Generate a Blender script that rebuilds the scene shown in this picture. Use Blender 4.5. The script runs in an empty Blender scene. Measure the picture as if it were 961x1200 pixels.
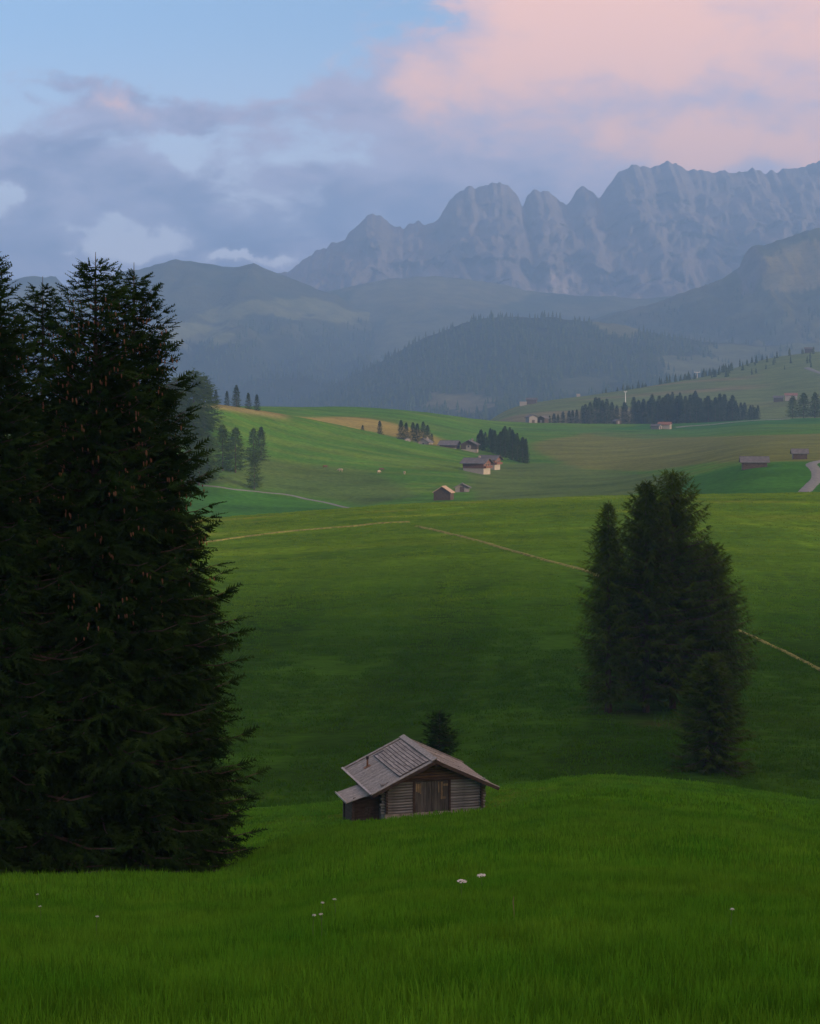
import bpy, bmesh, math, random
import numpy as np
from mathutils import Vector, Matrix

R = math.radians
scene = bpy.context.scene
C = scene.collection

# ------------------------------------------------------------------ camera
FPX = 2000.0          # focal length in photo pixels (photo 961 x 1200)
HY, CX = 480.0, 480.5  # eye level row and centre column of the photo
cam_d = bpy.data.cameras.new('camera')
cam_d.sensor_fit = 'HORIZONTAL'
cam_d.sensor_width = 36.0
cam_d.lens = 36.0 * FPX / 961.0
cam_d.shift_y = -(600.0 - HY) / 961.0
cam_d.clip_start = 0.3
cam_d.clip_end = 60000
cam = bpy.data.objects.new('camera', cam_d)
cam.location = (0, 0, 0)
cam.rotation_euler = (R(90), 0, 0)
C.objects.link(cam)
scene.camera = cam

# ------------------------------------------------------------------ sun, exposure
SUN_AZ = R(58)        # right of straight behind the camera
SUN_EL = R(9.0)
sun_dir = Vector((math.sin(SUN_AZ) * math.cos(SUN_EL), -math.cos(SUN_AZ) * math.cos(SUN_EL), math.sin(SUN_EL)))
sd = bpy.data.lights.new('sun', 'SUN')
sd.energy = 3.6
sd.angle = R(5.0)
sd.color = (1.0, 0.78, 0.55)
sun = bpy.data.objects.new('sun', sd)
sun.rotation_euler = sun_dir.to_track_quat('Z', 'Y').to_euler()
C.objects.link(sun)
scene.view_settings.view_transform = 'Standard'
scene.view_settings.look = 'None'
scene.view_settings.gamma = 1.0
scene.view_settings.exposure = 0.85
scene.view_settings.use_curve_mapping = False
scene.cycles.use_denoising = True
scene.cycles.max_bounces = 6
scene.cycles.diffuse_bounces = 3
scene.cycles.volume_bounces = 1
scene.cycles.transparent_max_bounces = 8

# ------------------------------------------------------------------ world: evening sky with clouds
world = bpy.data.worlds.new('World')
scene.world = world
world.use_nodes = True
WT = world.node_tree
for n in list(WT.nodes):
    WT.nodes.remove(n)

def wn(t, **kw):
    n = WT.nodes.new(t)
    for k, v in kw.items():
        setattr(n, k, v)
    return n

def wset(sock, v):
    if hasattr(v, 'is_linked'):
        WT.links.new(v, sock)
    else:
        sock.default_value = v

def wm(op, a, b=0.0, c=0.0, clamp=False):
    n = wn('ShaderNodeMath', operation=op)
    n.use_clamp = clamp
    wset(n.inputs[0], a)
    wset(n.inputs[1], b)
    if len(n.inputs) > 2:
        wset(n.inputs[2], c)
    return n.outputs[0]

def wv(op, a, b):
    n = wn('ShaderNodeVectorMath', operation=op)
    wset(n.inputs[0], a)
    wset(n.inputs[1], b)
    return n.outputs['Value'] if op in ('LENGTH', 'DISTANCE', 'DOT_PRODUCT') else n.outputs[0]

def wstep(x, a, b):
    n = wn('ShaderNodeMapRange', interpolation_type='SMOOTHSTEP')
    wset(n.inputs[0], x)
    n.inputs[1].default_value = a
    n.inputs[2].default_value = b
    return n.outputs[0]

def wmix(f, a, b):
    n = wn('ShaderNodeMix', data_type='RGBA')
    wset(n.inputs[0], f)
    wset(n.inputs[6], a)
    wset(n.inputs[7], b)
    return n.outputs[2]

def wnoise(vec, scale, detail=6, rough=0.55, dist=0.0):
    n = wn('ShaderNodeTexNoise')
    wset(n.inputs['Vector'], vec)
    n.inputs['Scale'].default_value = scale
    n.inputs['Detail'].default_value = detail
    n.inputs['Roughness'].default_value = rough
    n.inputs['Distortion'].default_value = dist
    return n.outputs[0]

tc = wn('ShaderNodeTexCoord')
D = tc.outputs['Generated']
sepD = wn('ShaderNodeSeparateXYZ')
WT.links.new(D, sepD.inputs[0])
dx, dy, dz = sepD.outputs

sky = wn('ShaderNodeTexSky', sky_type='NISHITA')
sky.sun_disc = False
sky.sun_elevation = SUN_EL
# blender sky: rotation 0 puts the sun towards +Y, growing clockwise seen from above
sky.sun_rotation = math.atan2(sun_dir.x, sun_dir.y)
sky.altitude = 1900
sky.air_density = 1.0
sky.dust_density = 1.0
sky.ozone_density = 2.0

wn_ = wn('ShaderNodeTexNoise')
WT.links.new(D, wn_.inputs['Vector'])
wn_.inputs['Scale'].default_value = 16.0
wn_.inputs['Detail'].default_value = 6
wn_.inputs['Roughness'].default_value = 0.62
DW = wv('ADD', D, wv('MULTIPLY', wv('SUBTRACT', wn_.outputs['Color'], (0.5, 0.5, 0.5)), (0.10, 0.0, 0.055)))
flat = wv('MULTIPLY', D, (1.0, 1.0, 2.1))
n_big = wnoise(wv('ADD', flat, (3.1, 7.7, 1.3)), 5.2, 7, 0.54, 0.25)
n_mid = wnoise(wv('ADD', flat, (8.3, 2.1, 4.9)), 13.0, 7, 0.56, 0.35)
n_fine = wnoise(wv('ADD', flat, (1.7, 5.1, 9.2)), 30.0, 6, 0.6, 0.4)

def blob(px, py, rx, ry):
    """soft round patch of cloud in the sky, centred on the compass bearing and height of (px, py)"""
    d = Vector(((px - CX) / FPX, 1.0, (HY - py) / FPX))
    d.normalize()
    s = (FPX / rx, 0.2 * FPX / rx, FPX / ry)
    dist = wv('LENGTH', wv('MULTIPLY', wv('SUBTRACT', DW, tuple(d)), s), (0, 0, 0))
    return wm('SUBTRACT', 1.0, wstep(dist, 0.0, 1.0))

def wsum(*a):
    t = a[0]
    for b in a[1:]:
        t = wm('ADD', t, b)
    return t

nb = wm('SUBTRACT', n_big, 0.5)
nm = wm('SUBTRACT', n_mid, 0.5)
nf = wm('SUBTRACT', n_fine, 0.5)
# a cloud bank lies along the horizon and climbs towards the right (the mountain side)
el = wm('DIVIDE', dz, wm('MAXIMUM', wm('ABSOLUTE', dy), 0.35))
bank_top = wm('ADD', 0.172, wm('MULTIPLY', wm('MINIMUM', wm('MAXIMUM', dx, -0.02), 0.4), 1.1))
bank = wm('MULTIPLY', wm('SUBTRACT', bank_top, el), 8.0)
bank = wm('MAXIMUM', wm('MINIMUM', bank, 0.55), -0.50)
overhead = wstep(el, 0.28, 0.70)  # unseen broken cloud higher up, added to make the fill light less blue
dens = wsum(bank, wm('MULTIPLY', overhead, 0.62),
            wm('MULTIPLY', nb, 1.0), wm('MULTIPLY', nm, 1.5), wm('MULTIPLY', nf, 1.1),
            wm('MULTIPLY', blob(740, 60, 480, 300), 0.85),
            wm('MULTIPLY', blob(480, 110, 150, 80), 0.35),
            wm('MULTIPLY', blob(165, 125, 120, 50), 0.40),
            wm('MULTIPLY', blob(238, 62, 50, 28), 0.38),
            wm('MULTIPLY', blob(25, 105, 80, 34), 0.30),
            wm('MULTIPLY', blob(60, 235, 260, 90), 0.30),
            wm('MULTIPLY', blob(160, 282, 120, 34), -0.85),
            wm('MULTIPLY', blob(2, 232, 50, 42), -0.9),
            wm('MULTIPLY', blob(300, 308, 90, 16), -0.9),
            wm('MULTIPLY', blob(215, 178, 45, 36), -0.45),
            wm('MULTIPLY', blob(230, 40, 260, 90), -0.25))
alpha = wstep(dens, -0.18, 0.20)
# sunlit warm cloud tops against cool grey-violet bases
warm = wsum(wm('MULTIPLY', nm, 0.8), wm('MULTIPLY', nb, 0.6), wm('MULTIPLY', nf, 0.55),
            wm('MULTIPLY', wm('SUBTRACT', wm('MINIMUM', el, 0.35), 0.150), 2.6),
            wm('MULTIPLY', wm('MINIMUM', wm('MAXIMUM', dx, -0.25), 0.3), 1.9),
            wm('MULTIPLY', blob(680, 160, 360, 130), 0.26),
            wm('MULTIPLY', blob(680, 30, 240, 110), 0.70),
            wm('MULTIPLY', blob(820, 165, 150, 55), 0.55),
            wm('MULTIPLY', blob(490, 100, 90, 55), 0.45),
            wm('MULTIPLY', blob(170, 125, 60, 34), 0.60),
            wm('MULTIPLY', blob(405, 55, 40, 25), 0.40),
            wm('MULTIPLY', blob(955, 178, 70, 30), 0.4))
warm = wstep(warm, -0.35, 1.0)
K = 1 / 0.15               # cloud radiances are given as seen; the background strength is 1 / K
def ck(c):
    return (c[0] * K, c[1] * K, c[2] * K, 1.0)
c_cool = wmix(wstep(wsum(wm('MULTIPLY', nm, -0.9), wm('MULTIPLY', nf, 0.8), wm('MULTIPLY', dens, -0.35)), -0.38, 0.12), ck((0.135, 0.168, 0.290)), ck((0.390, 0.375, 0.500)))
c_warm = wmix(wstep(warm, 0.40, 1.0), ck((0.430, 0.360, 0.440)), ck((0.88, 0.48, 0.335)))
c_cloud = wmix(wstep(warm, 0.0, 0.55), c_cool, c_warm)
# clear air: blue above, paler towards the horizon (thin veil)
veil = wstep(el, 0.24, 0.07)
clear = wmix(wm('ADD', 0.05, wm('MULTIPLY', veil, 0.75)), sky.outputs[0], ck((0.74, 0.66, 0.74)))
skycol = wmix(alpha, clear, c_cloud)
bg = wn('ShaderNodeBackground')
WT.links.new(skycol, bg.inputs[0])
bg.inputs[1].default_value = 1.0 / K
wo = wn('ShaderNodeOutputWorld')
WT.links.new(bg.outputs[0], wo.inputs[0])

# ------------------------------------------------------------------ helpers
rng = np.random.default_rng(7)
random.seed(7)

def pchip(x, y, xq):
    x = np.asarray(x, float); y = np.asarray(y, float); xq = np.asarray(xq, float)
    h = np.diff(x); d = np.diff(y, axis=0) / (h if y.ndim == 1 else h[:, None])
    m = np.zeros_like(y)
    if len(x) > 2:
        if y.ndim == 1:
            w1 = 2 * h[1:] + h[:-1]; w2 = h[1:] + 2 * h[:-1]
        else:
            w1 = (2 * h[1:] + h[:-1])[:, None]; w2 = (h[1:] + 2 * h[:-1])[:, None]
        same = d[:-1] * d[1:] > 0
        den = np.where(same, w1 / np.where(d[:-1] == 0, 1, d[:-1]) + w2 / np.where(d[1:] == 0, 1, d[1:]), 1)
        m[1:-1] = np.where(same, (w1 + w2) / den, 0)
    m[0] = d[0]; m[-1] = d[-1]
    xq = np.clip(xq, x[0], x[-1])
    i = np.clip(np.searchsorted(x, xq, side='right') - 1, 0, len(x) - 2)
    t = (xq - x[i]) / h[i]; hh = h[i]
    if y.ndim > 1:
        t = t[:, None]; hh = hh[:, None]
    return ((1 + 2 * t) * (1 - t) ** 2) * y[i] + t * (1 - t) ** 2 * hh * m[i] + t * t * (3 - 2 * t) * y[i + 1] + t * t * (t - 1) * hh * m[i + 1]

_perm = np.random.default_rng(3).random((64, 64, 64)).astype(np.float32)

def vnoise(x, y, z=0.0):
    x = np.asarray(x, float); y = np.asarray(y, float); z = np.asarray(z, float) + 0 * x
    xi = np.floor(x).astype(int); yi = np.floor(y).astype(int); zi = np.floor(z).astype(int)
    fx = x - xi; fy = y - yi; fz = z - zi
    fx = fx * fx * (3 - 2 * fx); fy = fy * fy * (3 - 2 * fy); fz = fz * fz * (3 - 2 * fz)
    def g(a, b, c):
        return _perm[(xi + a) & 63, (yi + b) & 63, (zi + c) & 63]
    r = 0
    for a in (0, 1):
        wa = fx if a else 1 - fx
        for b in (0, 1):
            wb = fy if b else 1 - fy
            r = r + wa * wb * (g(a, b, 0) * (1 - fz) + g(a, b, 1) * fz)
    return r

def fbm(x, y, z=0.0, oct=4, gain=0.5):
    s = 0; a = 1.0; t = 0; f = 1.0
    for o in range(oct):
        s = s + a * vnoise(np.asarray(x) * f + 17.3 * o, np.asarray(y) * f + 5.1 * o, np.asarray(z) * f + 3.7 * o)
        t += a; a *= gain; f *= 2.03
    return s / t

def sstep(a, b, x):
    t = np.clip((np.asarray(x, float) - a) / (b - a), 0, 1)
    return t * t * (3 - 2 * t)

def mesh_obj(name, verts, faces, mat, parent=None, smooth=False, col=None, data_only=False):
    me = bpy.data.meshes.new(name)
    verts = np.asarray(verts, np.float32).reshape(-1, 3)
    if isinstance(faces, np.ndarray):
        k = faces.shape[1]; nf = len(faces)
        me.vertices.add(len(verts)); me.vertices.foreach_set('co', verts.ravel())
        me.loops.add(nf * k); me.loops.foreach_set('vertex_index', faces.astype(np.int32).ravel())
        me.polygons.add(nf)
        me.polygons.foreach_set('loop_start', np.arange(0, nf * k, k, dtype=np.int32))
        if smooth:
            me.polygons.foreach_set('use_smooth', np.ones(nf, bool))
        me.update(calc_edges=True)
    else:
        me.from_pydata([tuple(v) for v in verts], [], faces)
        if smooth:
            for p in me.polygons: p.use_smooth = True
        me.update()
    if col is not None:
        ca = me.color_attributes.new('tint', 'FLOAT_COLOR', 'POINT')
        c4 = np.ones((len(verts), 4), np.float32); c4[:, :3] = col
        ca.data.foreach_set('color', c4.ravel())
    if mat is not None:
        me.materials.append(mat)
    if data_only:
        return me
    return link(name, me, parent)

def link(name, me, parent=None, loc=None, rot=None, scale=None):
    o = bpy.data.objects.new(name, me)
    C.objects.link(o)
    if parent is not None: o.parent = parent
    if loc is not None: o.location = loc
    if rot is not None: o.rotation_euler = rot
    if scale is not None: o.scale = (scale,) * 3 if isinstance(scale, (int, float)) else scale
    return o

def tag(o, label=None, cat=None, group=None, kind=None):
    if label: o['label'] = label
    if cat: o['category'] = cat
    if group: o['group'] = group
    if kind: o['kind'] = kind
    return o

def thing(name, label, cat, loc=(0, 0, 0), rz=0.0, group=None):
    o = bpy.data.objects.new(name, None)
    C.objects.link(o)
    o.location = loc; o.rotation_euler = (0, 0, rz)
    o.empty_display_size = 0.5
    return tag(o, label, cat, group)

def boxes_mesh(name, boxes, mat, data_only=True):
    """boxes: list of (x0,x1,y0,y1,z0,z1)"""
    V = []; F = []
    for (x0, x1, y0, y1, z0, z1) in boxes:
        b = len(V)
        V += [(x0, y0, z0), (x1, y0, z0), (x1, y1, z0), (x0, y1, z0), (x0, y0, z1), (x1, y0, z1), (x1, y1, z1), (x0, y1, z1)]
        F += [(b, b + 3, b + 2, b + 1), (b + 4, b + 5, b + 6, b + 7), (b, b + 1, b + 5, b + 4), (b + 1, b + 2, b + 6, b + 5),
              (b + 2, b + 3, b + 7, b + 6), (b + 3, b, b + 4, b + 7)]
    return mesh_obj(name, V, F, mat, data_only=data_only)

def tube_geo(pts, rad, n=6):
    """closed tapered tube through pts"""
    V = []; F = []
    pts = [Vector(p) for p in pts]
    for i, p in enumerate(pts):
        a = pts[max(i - 1, 0)]; b = pts[min(i + 1, len(pts) - 1)]
        t = (b - a).normalized()
        u = t.cross(Vector((0.31, 0.93, 0.19))).normalized(); w = t.cross(u)
        for k in range(n):
            th = 2 * math.pi * k / n
            V.append(tuple(p + rad[i] * (math.cos(th) * u + math.sin(th) * w)))
    for i in range(len(pts) - 1):
        for k in range(n):
            F.append((i * n + k, i * n + (k + 1) % n, (i + 1) * n + (k + 1) % n, (i + 1) * n + k))
    F.append(tuple(range(n - 1, -1, -1)))
    F.append(tuple((len(pts) - 1) * n + k for k in range(n)))
    return V, F

def merge_geo(parts):
    V = []; F = []
    for v, f in parts:
        b = len(V); V += list(v); F += [tuple(i + b for i in q) for q in f]
    return V, F

# ------------------------------------------------------------------ materials
def new_mat(name):
    m = bpy.data.materials.new(name); m.use_nodes = True
    nt = m.node_tree
    for n in list(nt.nodes): nt.nodes.remove(n)
    return m, nt

def simple_mat(name, col, var=0.25, scale=3.0, rough=0.9, col2=None, stretch=(1, 1, 1), bump=0.0, coord='Object', spec=0.2, rand=0.0, detail=5):
    m, nt = new_mat(name)
    N = nt.nodes.new; L = nt.links.new
    out = N('ShaderNodeOutputMaterial'); b = N('ShaderNodeBsdfPrincipled')
    b.inputs['Roughness'].default_value = rough
    b.inputs['Specular IOR Level'].default_value = spec
    L(b.outputs[0], out.inputs[0])
    t = N('ShaderNodeTexCoord'); mp = N('ShaderNodeMapping'); mp.inputs['Scale'].default_value = stretch
    L(t.outputs[coord], mp.inputs[0])
    ns = N('ShaderNodeTexNoise'); ns.inputs['Scale'].default_value = scale; ns.inputs['Detail'].default_value = detail
    ns.inputs['Roughness'].default_value = 0.6
    L(mp.outputs[0], ns.inputs['Vector'])
    rp = N('ShaderNodeValToRGB')
    c2 = col2 or tuple(min(1, c * (1 + var)) for c in col)
    c1 = tuple(c * (1 - var) for c in col)
    rp.color_ramp.elements[0].position = 0.32; rp.color_ramp.elements[0].color = (*c1, 1)
    rp.color_ramp.elements[1].position = 0.68; rp.color_ramp.elements[1].color = (*c2, 1)
    L(ns.outputs[0], rp.inputs[0])
    colout = rp.outputs[0]
    if rand > 0:
        oi = N('ShaderNodeObjectInfo'); hs = N('ShaderNodeHueSaturation')
        mr = N('ShaderNodeMapRange'); mr.inputs[3].default_value = 1 - rand; mr.inputs[4].default_value = 1 + rand
        L(oi.outputs['Random'], mr.inputs[0]); L(mr.outputs[0], hs.inputs['Value']); L(colout, hs.inputs['Color'])
        colout = hs.outputs[0]
    L(colout, b.inputs['Base Color'])
    if bump > 0:
        bp = N('ShaderNodeBump'); bp.inputs['Strength'].default_value = 1.0; bp.inputs['Distance'].default_value = bump
        L(ns.outputs[0], bp.inputs['Height']); L(bp.outputs[0], b.inputs['Normal'])
    return m

def foliage_mat(name, c_dark, c_light, scale=0.6, transl=0.25, rand=0.15):
    m, nt = new_mat(name)
    N = nt.nodes.new; L = nt.links.new
    out = N('ShaderNodeOutputMaterial')
    g = N('ShaderNodeNewGeometry')
    ns = N('ShaderNodeTexNoise'); ns.inputs['Scale'].default_value = scale; ns.inputs['Detail'].default_value = 6
    ns.inputs['Roughness'].default_value = 0.7
    L(g.outputs['Position'], ns.inputs['Vector'])
    mx = N('ShaderNodeMix'); mx.data_type = 'RGBA'
    mr = N('ShaderNodeMapRange'); mr.inputs[1].default_value = 0.35; mr.inputs[2].default_value = 0.65
    L(ns.outputs[0], mr.inputs[0]); L(mr.outputs[0], mx.inputs[0])
    mx.inputs[6].default_value = (*c_dark, 1); mx.inputs[7].default_value = (*c_light, 1)
    oi = N('ShaderNodeObjectInfo'); hs = N('ShaderNodeHueSaturation')
    m2 = N('ShaderNodeMapRange'); m2.inputs[3].default_value = 1 - rand; m2.inputs[4].default_value = 1 + rand
    L(oi.outputs['Random'], m2.inputs[0]); L(m2.outputs[0], hs.inputs['Value']); L(mx.outputs[2], hs.inputs['Color'])
    d = N('ShaderNodeBsdfDiffuse'); t = N('ShaderNodeBsdfTranslucent'); ms = N('ShaderNodeMixShader')
    ms.inputs[0].default_value = transl
    L(hs.outputs[0], d.inputs[0]); L(hs.outputs[0], t.inputs[0])
    L(d.outputs[0], ms.inputs[1]); L(t.outputs[0], ms.inputs[2]); L(ms.outputs[0], out.inputs[0])
    return m

def ground_mat():
    """albedo from the field-tint attribute, broken up by fine grass texture and bump"""
    m, nt = new_mat('meadow_ground')
    N = nt.nodes.new; L = nt.links.new
    out = N('ShaderNodeOutputMaterial'); b = N('ShaderNodeBsdfPrincipled')
    b.inputs['Roughness'].default_value = 1.0; b.inputs['Specular IOR Level'].default_value = 0.0
    L(b.outputs[0], out.inputs[0])
    at = N('ShaderNodeAttribute'); at.attribute_name = 'tint'
    g = N('ShaderNodeNewGeometry')
    mp = N('ShaderNodeMapping'); mp.inputs['Scale'].default_value = (0.5, 1.0, 1.0)
    L(g.outputs['Position'], mp.inputs[0])
    n1 = N('ShaderNodeTexNoise'); n1.inputs['Scale'].default_value = 0.9; n1.inputs['Detail'].default_value = 8; n1.inputs['Roughness'].default_value = 0.65
    n2 = N('ShaderNodeTexNoise'); n2.inputs['Scale'].default_value = 0.06; n2.inputs['Detail'].default_value = 9; n2.inputs['Roughness'].default_value = 0.6
    L(mp.outputs[0], n1.inputs['Vector']); L(mp.outputs[0], n2.inputs['Vector'])
    r1 = N('ShaderNodeMapRange'); r1.inputs[1].default_value = 0.3; r1.inputs[2].default_value = 0.7; r1.inputs[3].default_value = 0.62; r1.inputs[4].default_value = 1.38
    r2 = N('ShaderNodeMapRange'); r2.inputs[1].default_value = 0.3; r2.inputs[2].default_value = 0.7; r2.inputs[3].default_value = 0.72; r2.inputs[4].default_value = 1.28
    L(n1.outputs[0], r1.inputs[0]); L(n2.outputs[0], r2.inputs[0])
    mu = N('ShaderNodeMath'); mu.operation = 'MULTIPLY'; L(r1.outputs[0], mu.inputs[0]); L(r2.outputs[0], mu.inputs[1])
    vm = N('ShaderNodeVectorMath'); vm.operation = 'SCALE'; L(at.outputs['Color'], vm.inputs[0]); L(mu.outputs[0], vm.inputs['Scale'])
    L(vm.outputs[0], b.inputs['Base Color'])
    bp = N('ShaderNodeBump'); bp.inputs['Distance'].default_value = 0.35; bp.inputs['Strength'].default_value = 0.7
    L(n1.outputs[0], bp.inputs['Height']); L(bp.outputs[0], b.inputs['Normal'])
    return m

def hill_mat(name, bump_d, s1, s2, lo=0.6, hi=1.4):
    m, nt = new_mat(name)
    N = nt.nodes.new; L = nt.links.new
    out = N('ShaderNodeOutputMaterial'); b = N('ShaderNodeBsdfPrincipled')
    b.inputs['Roughness'].default_value = 1.0; b.inputs['Specular IOR Level'].default_value = 0.0
    L(b.outputs[0], out.inputs[0])
    at = N('ShaderNodeAttribute'); at.attribute_name = 'tint'
    g = N('ShaderNodeNewGeometry')
    n1 = N('ShaderNodeTexNoise'); n1.inputs['Scale'].default_value = s1; n1.inputs['Detail'].default_value = 9; n1.inputs['Roughness'].default_value = 0.68
    mp = N('ShaderNodeMapping'); mp.inputs['Scale'].default_value = s2
    L(g.outputs['Position'], mp.inputs[0]); L(mp.outputs[0], n1.inputs['Vector'])
    r1 = N('ShaderNodeMapRange'); r1.inputs[1].default_value = 0.3; r1.inputs[2].default_value = 0.7; r1.inputs[3].default_value = lo; r1.inputs[4].default_value = hi
    L(n1.outputs[0], r1.inputs[0])
    vm = N('ShaderNodeVectorMath'); vm.operation = 'SCALE'; L(at.outputs['Color'], vm.inputs[0]); L(r1.outputs[0], vm.inputs['Scale'])
    L(vm.outputs[0], b.inputs['Base Color'])
    bp = N('ShaderNodeBump'); bp.inputs['Distance'].default_value = bump_d; bp.inputs['Strength'].default_value = 1.0
    L(n1.outputs[0], bp.inputs['Height']); L(bp.outputs[0], b.inputs['Normal'])
    return m

M = {}
M['ground'] = ground_mat()
M['hill'] = hill_mat('hill_slope', 14.0, 0.012, (1, 1, 1))
M['rock'] = hill_mat('dolomite_rock', 30.0, 0.006, (1.6, 1.0, 0.55), 0.82, 1.18)
M['spruce'] = foliage_mat('spruce_needles', (0.018, 0.042, 0.009), (0.036, 0.078, 0.016), 0.8, 0.2)
M['larch'] = foliage_mat('larch_needles', (0.036, 0.068, 0.006), (0.074, 0.118, 0.011), 0.4, 0.25)
M['far_spruce'] = foliage_mat('distant_spruce_needles', (0.018, 0.038, 0.014), (0.058, 0.082, 0.026), 0.06, 0.1)
M['grass'] = foliage_mat('grass_blades', (0.066, 0.215, 0.011), (0.132, 0.285, 0.018), 0.45, 0.5, 0.35)
M['dry_grass'] = simple_mat('dry_grass', (0.165, 0.165, 0.036), 0.55, 1.2, 1.0, coord='Object')
M['bark'] = simple_mat('bark', (0.075, 0.055, 0.04), 0.4, 6.0, 0.95, stretch=(1, 1, 0.3), bump=0.02)
M['cone'] = simple_mat('spruce_cone', (0.20, 0.105, 0.05), 0.3, 8.0, 0.8)
M['gravel'] = simple_mat('gravel_road', (0.15, 0.16, 0.15), 0.2, 0.8, 1.0)
M['log'] = simple_mat('weathered_log', (0.222, 0.228, 0.212), 0.5, 2.2, 0.9, stretch=(0.35, 6, 6), bump=0.01, rand=0.28)
M['log_brown'] = simple_mat('brown_log', (0.112, 0.076, 0.048), 0.5, 2.2, 0.9, stretch=(0.35, 6, 6), bump=0.01, rand=0.25)
M['log_side'] = simple_mat('dark_log', (0.070, 0.056, 0.045), 0.5, 2.2, 0.9, stretch=(6, 0.35, 6), bump=0.01, rand=0.25)
M['roof_board'] = simple_mat('grey_roof_board', (0.245, 0.235, 0.195), 0.45, 2.4, 0.85, stretch=(0.5, 5, 5), bump=0.008, rand=0.14)
M['roof_shake'] = simple_mat('roof_shake', (0.265, 0.252, 0.212), 0.40, 2.4, 0.85, stretch=(5, 0.5, 5), bump=0.008, rand=0.16)
M['trim'] = simple_mat('pale_trim_board', (0.36, 0.335, 0.29), 0.3, 3.0, 0.85, rand=0.1)
M['door_plank'] = simple_mat('door_plank', (0.098, 0.096, 0.082), 0.5, 2.5, 0.9, stretch=(6, 6, 0.4), bump=0.006, rand=0.25)
M['door_pale'] = simple_mat('pale_new_plank', (0.24, 0.185, 0.105), 0.6, 5.0, 0.9, stretch=(6, 6, 0.6), rand=0.2)
M['stone'] = simple_mat('pale_foundation_stone', (0.30, 0.27, 0.22), 0.35, 4.0, 0.95, bump=0.02, rand=0.15)
M['dark_metal'] = simple_mat('sooty_metal', (0.03, 0.028, 0.026), 0.3, 6.0, 0.6)
M['rust'] = simple_mat('rusty_flashing', (0.20, 0.11, 0.06), 0.4, 8.0, 0.8)
M['far_wood'] = simple_mat('dark_barn_wood', (0.065, 0.048, 0.036), 0.4, 1.2, 0.9, stretch=(1, 1, 5), rand=0.15)
M['far_red'] = simple_mat('red_brown_timber', (0.135, 0.066, 0.045), 0.35, 1.2, 0.9, stretch=(1, 1, 5), rand=0.12)
M['far_grey'] = simple_mat('grey_barn_wood', (0.20, 0.185, 0.17), 0.3, 1.2, 0.9, stretch=(1, 1, 5), rand=0.12)
M['far_roof'] = simple_mat('grey_shingle_roof', (0.098, 0.098, 0.098), 0.25, 0.9, 0.9, rand=0.14)
M['far_roof_pale'] = simple_mat('pale_shingle_roof', (0.34, 0.26, 0.18), 0.2, 0.9, 0.9)
M['far_roof_red'] = simple_mat('red_tile_roof', (0.20, 0.10, 0.07), 0.25, 0.9, 0.9)
M['plaster'] = simple_mat('white_plaster', (0.30, 0.27, 0.22), 0.1, 1.0, 0.9)
M['glass'] = simple_mat('dark_window', (0.03, 0.035, 0.04), 0.2, 1.0, 0.25, spec=0.5)
M['mast'] = simple_mat('pale_steel', (0.62, 0.63, 0.62), 0.1, 1.0, 0.5)
M['petal'] = simple_mat('white_petal', (0.66, 0.64, 0.54), 0.1, 30.0, 0.8)
M['stem'] = simple_mat('green_stem', (0.10, 0.15, 0.04), 0.2, 20.0, 0.8)
M['straw'] = simple_mat('straw_stalk', (0.26, 0.19, 0.09), 0.2, 20.0, 0.8)
M['cow_brown'] = simple_mat('brown_cow_hide', (0.10, 0.06, 0.035), 0.3, 1.5, 0.9)
M['cow_pale'] = simple_mat('pale_cow_hide', (0.34, 0.28, 0.20), 0.2, 1.5, 0.9)

HR0 = R(15)            # the hut's turn to the viewer

# ------------------------------------------------------------------ terrain height
Yn = [9.4, 20, 45, 60, 100, 118, 135, 150, 190, 260, 350, 450]
near = {
    0:   [1200, 1084, 1036, 1050, 990, 975, 955, 935, 850, 738, 664, 612],
    250: [1200, 1084, 1035, 1044, 978, 962, 950, 935, 848, 736, 662, 608],
    315: [1200, 1080, 1020, 1008, 971, 953, 947, 938, 848, 735, 660, 604],
    400: [1200, 1066, 996, 988, 963, 944, 942, 934, 846, 732, 654, 598],
    480: [1200, 1057, 988, 978, 957, 935, 936, 930, 842, 730, 648, 593],
    600: [1200, 1050, 980, 966, 947, 925, 927, 920, 832, 724, 642, 588],
    700: [1200, 1046, 972, 950, 922, 911, 922, 917, 828, 722, 640, 583],
    800: [1200, 1046, 974, 956, 928, 917, 924, 919, 830, 724, 641, 580],
    961: [1200, 1056, 992, 974, 951, 941, 943, 927, 838, 735, 650, 578],
}
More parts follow.
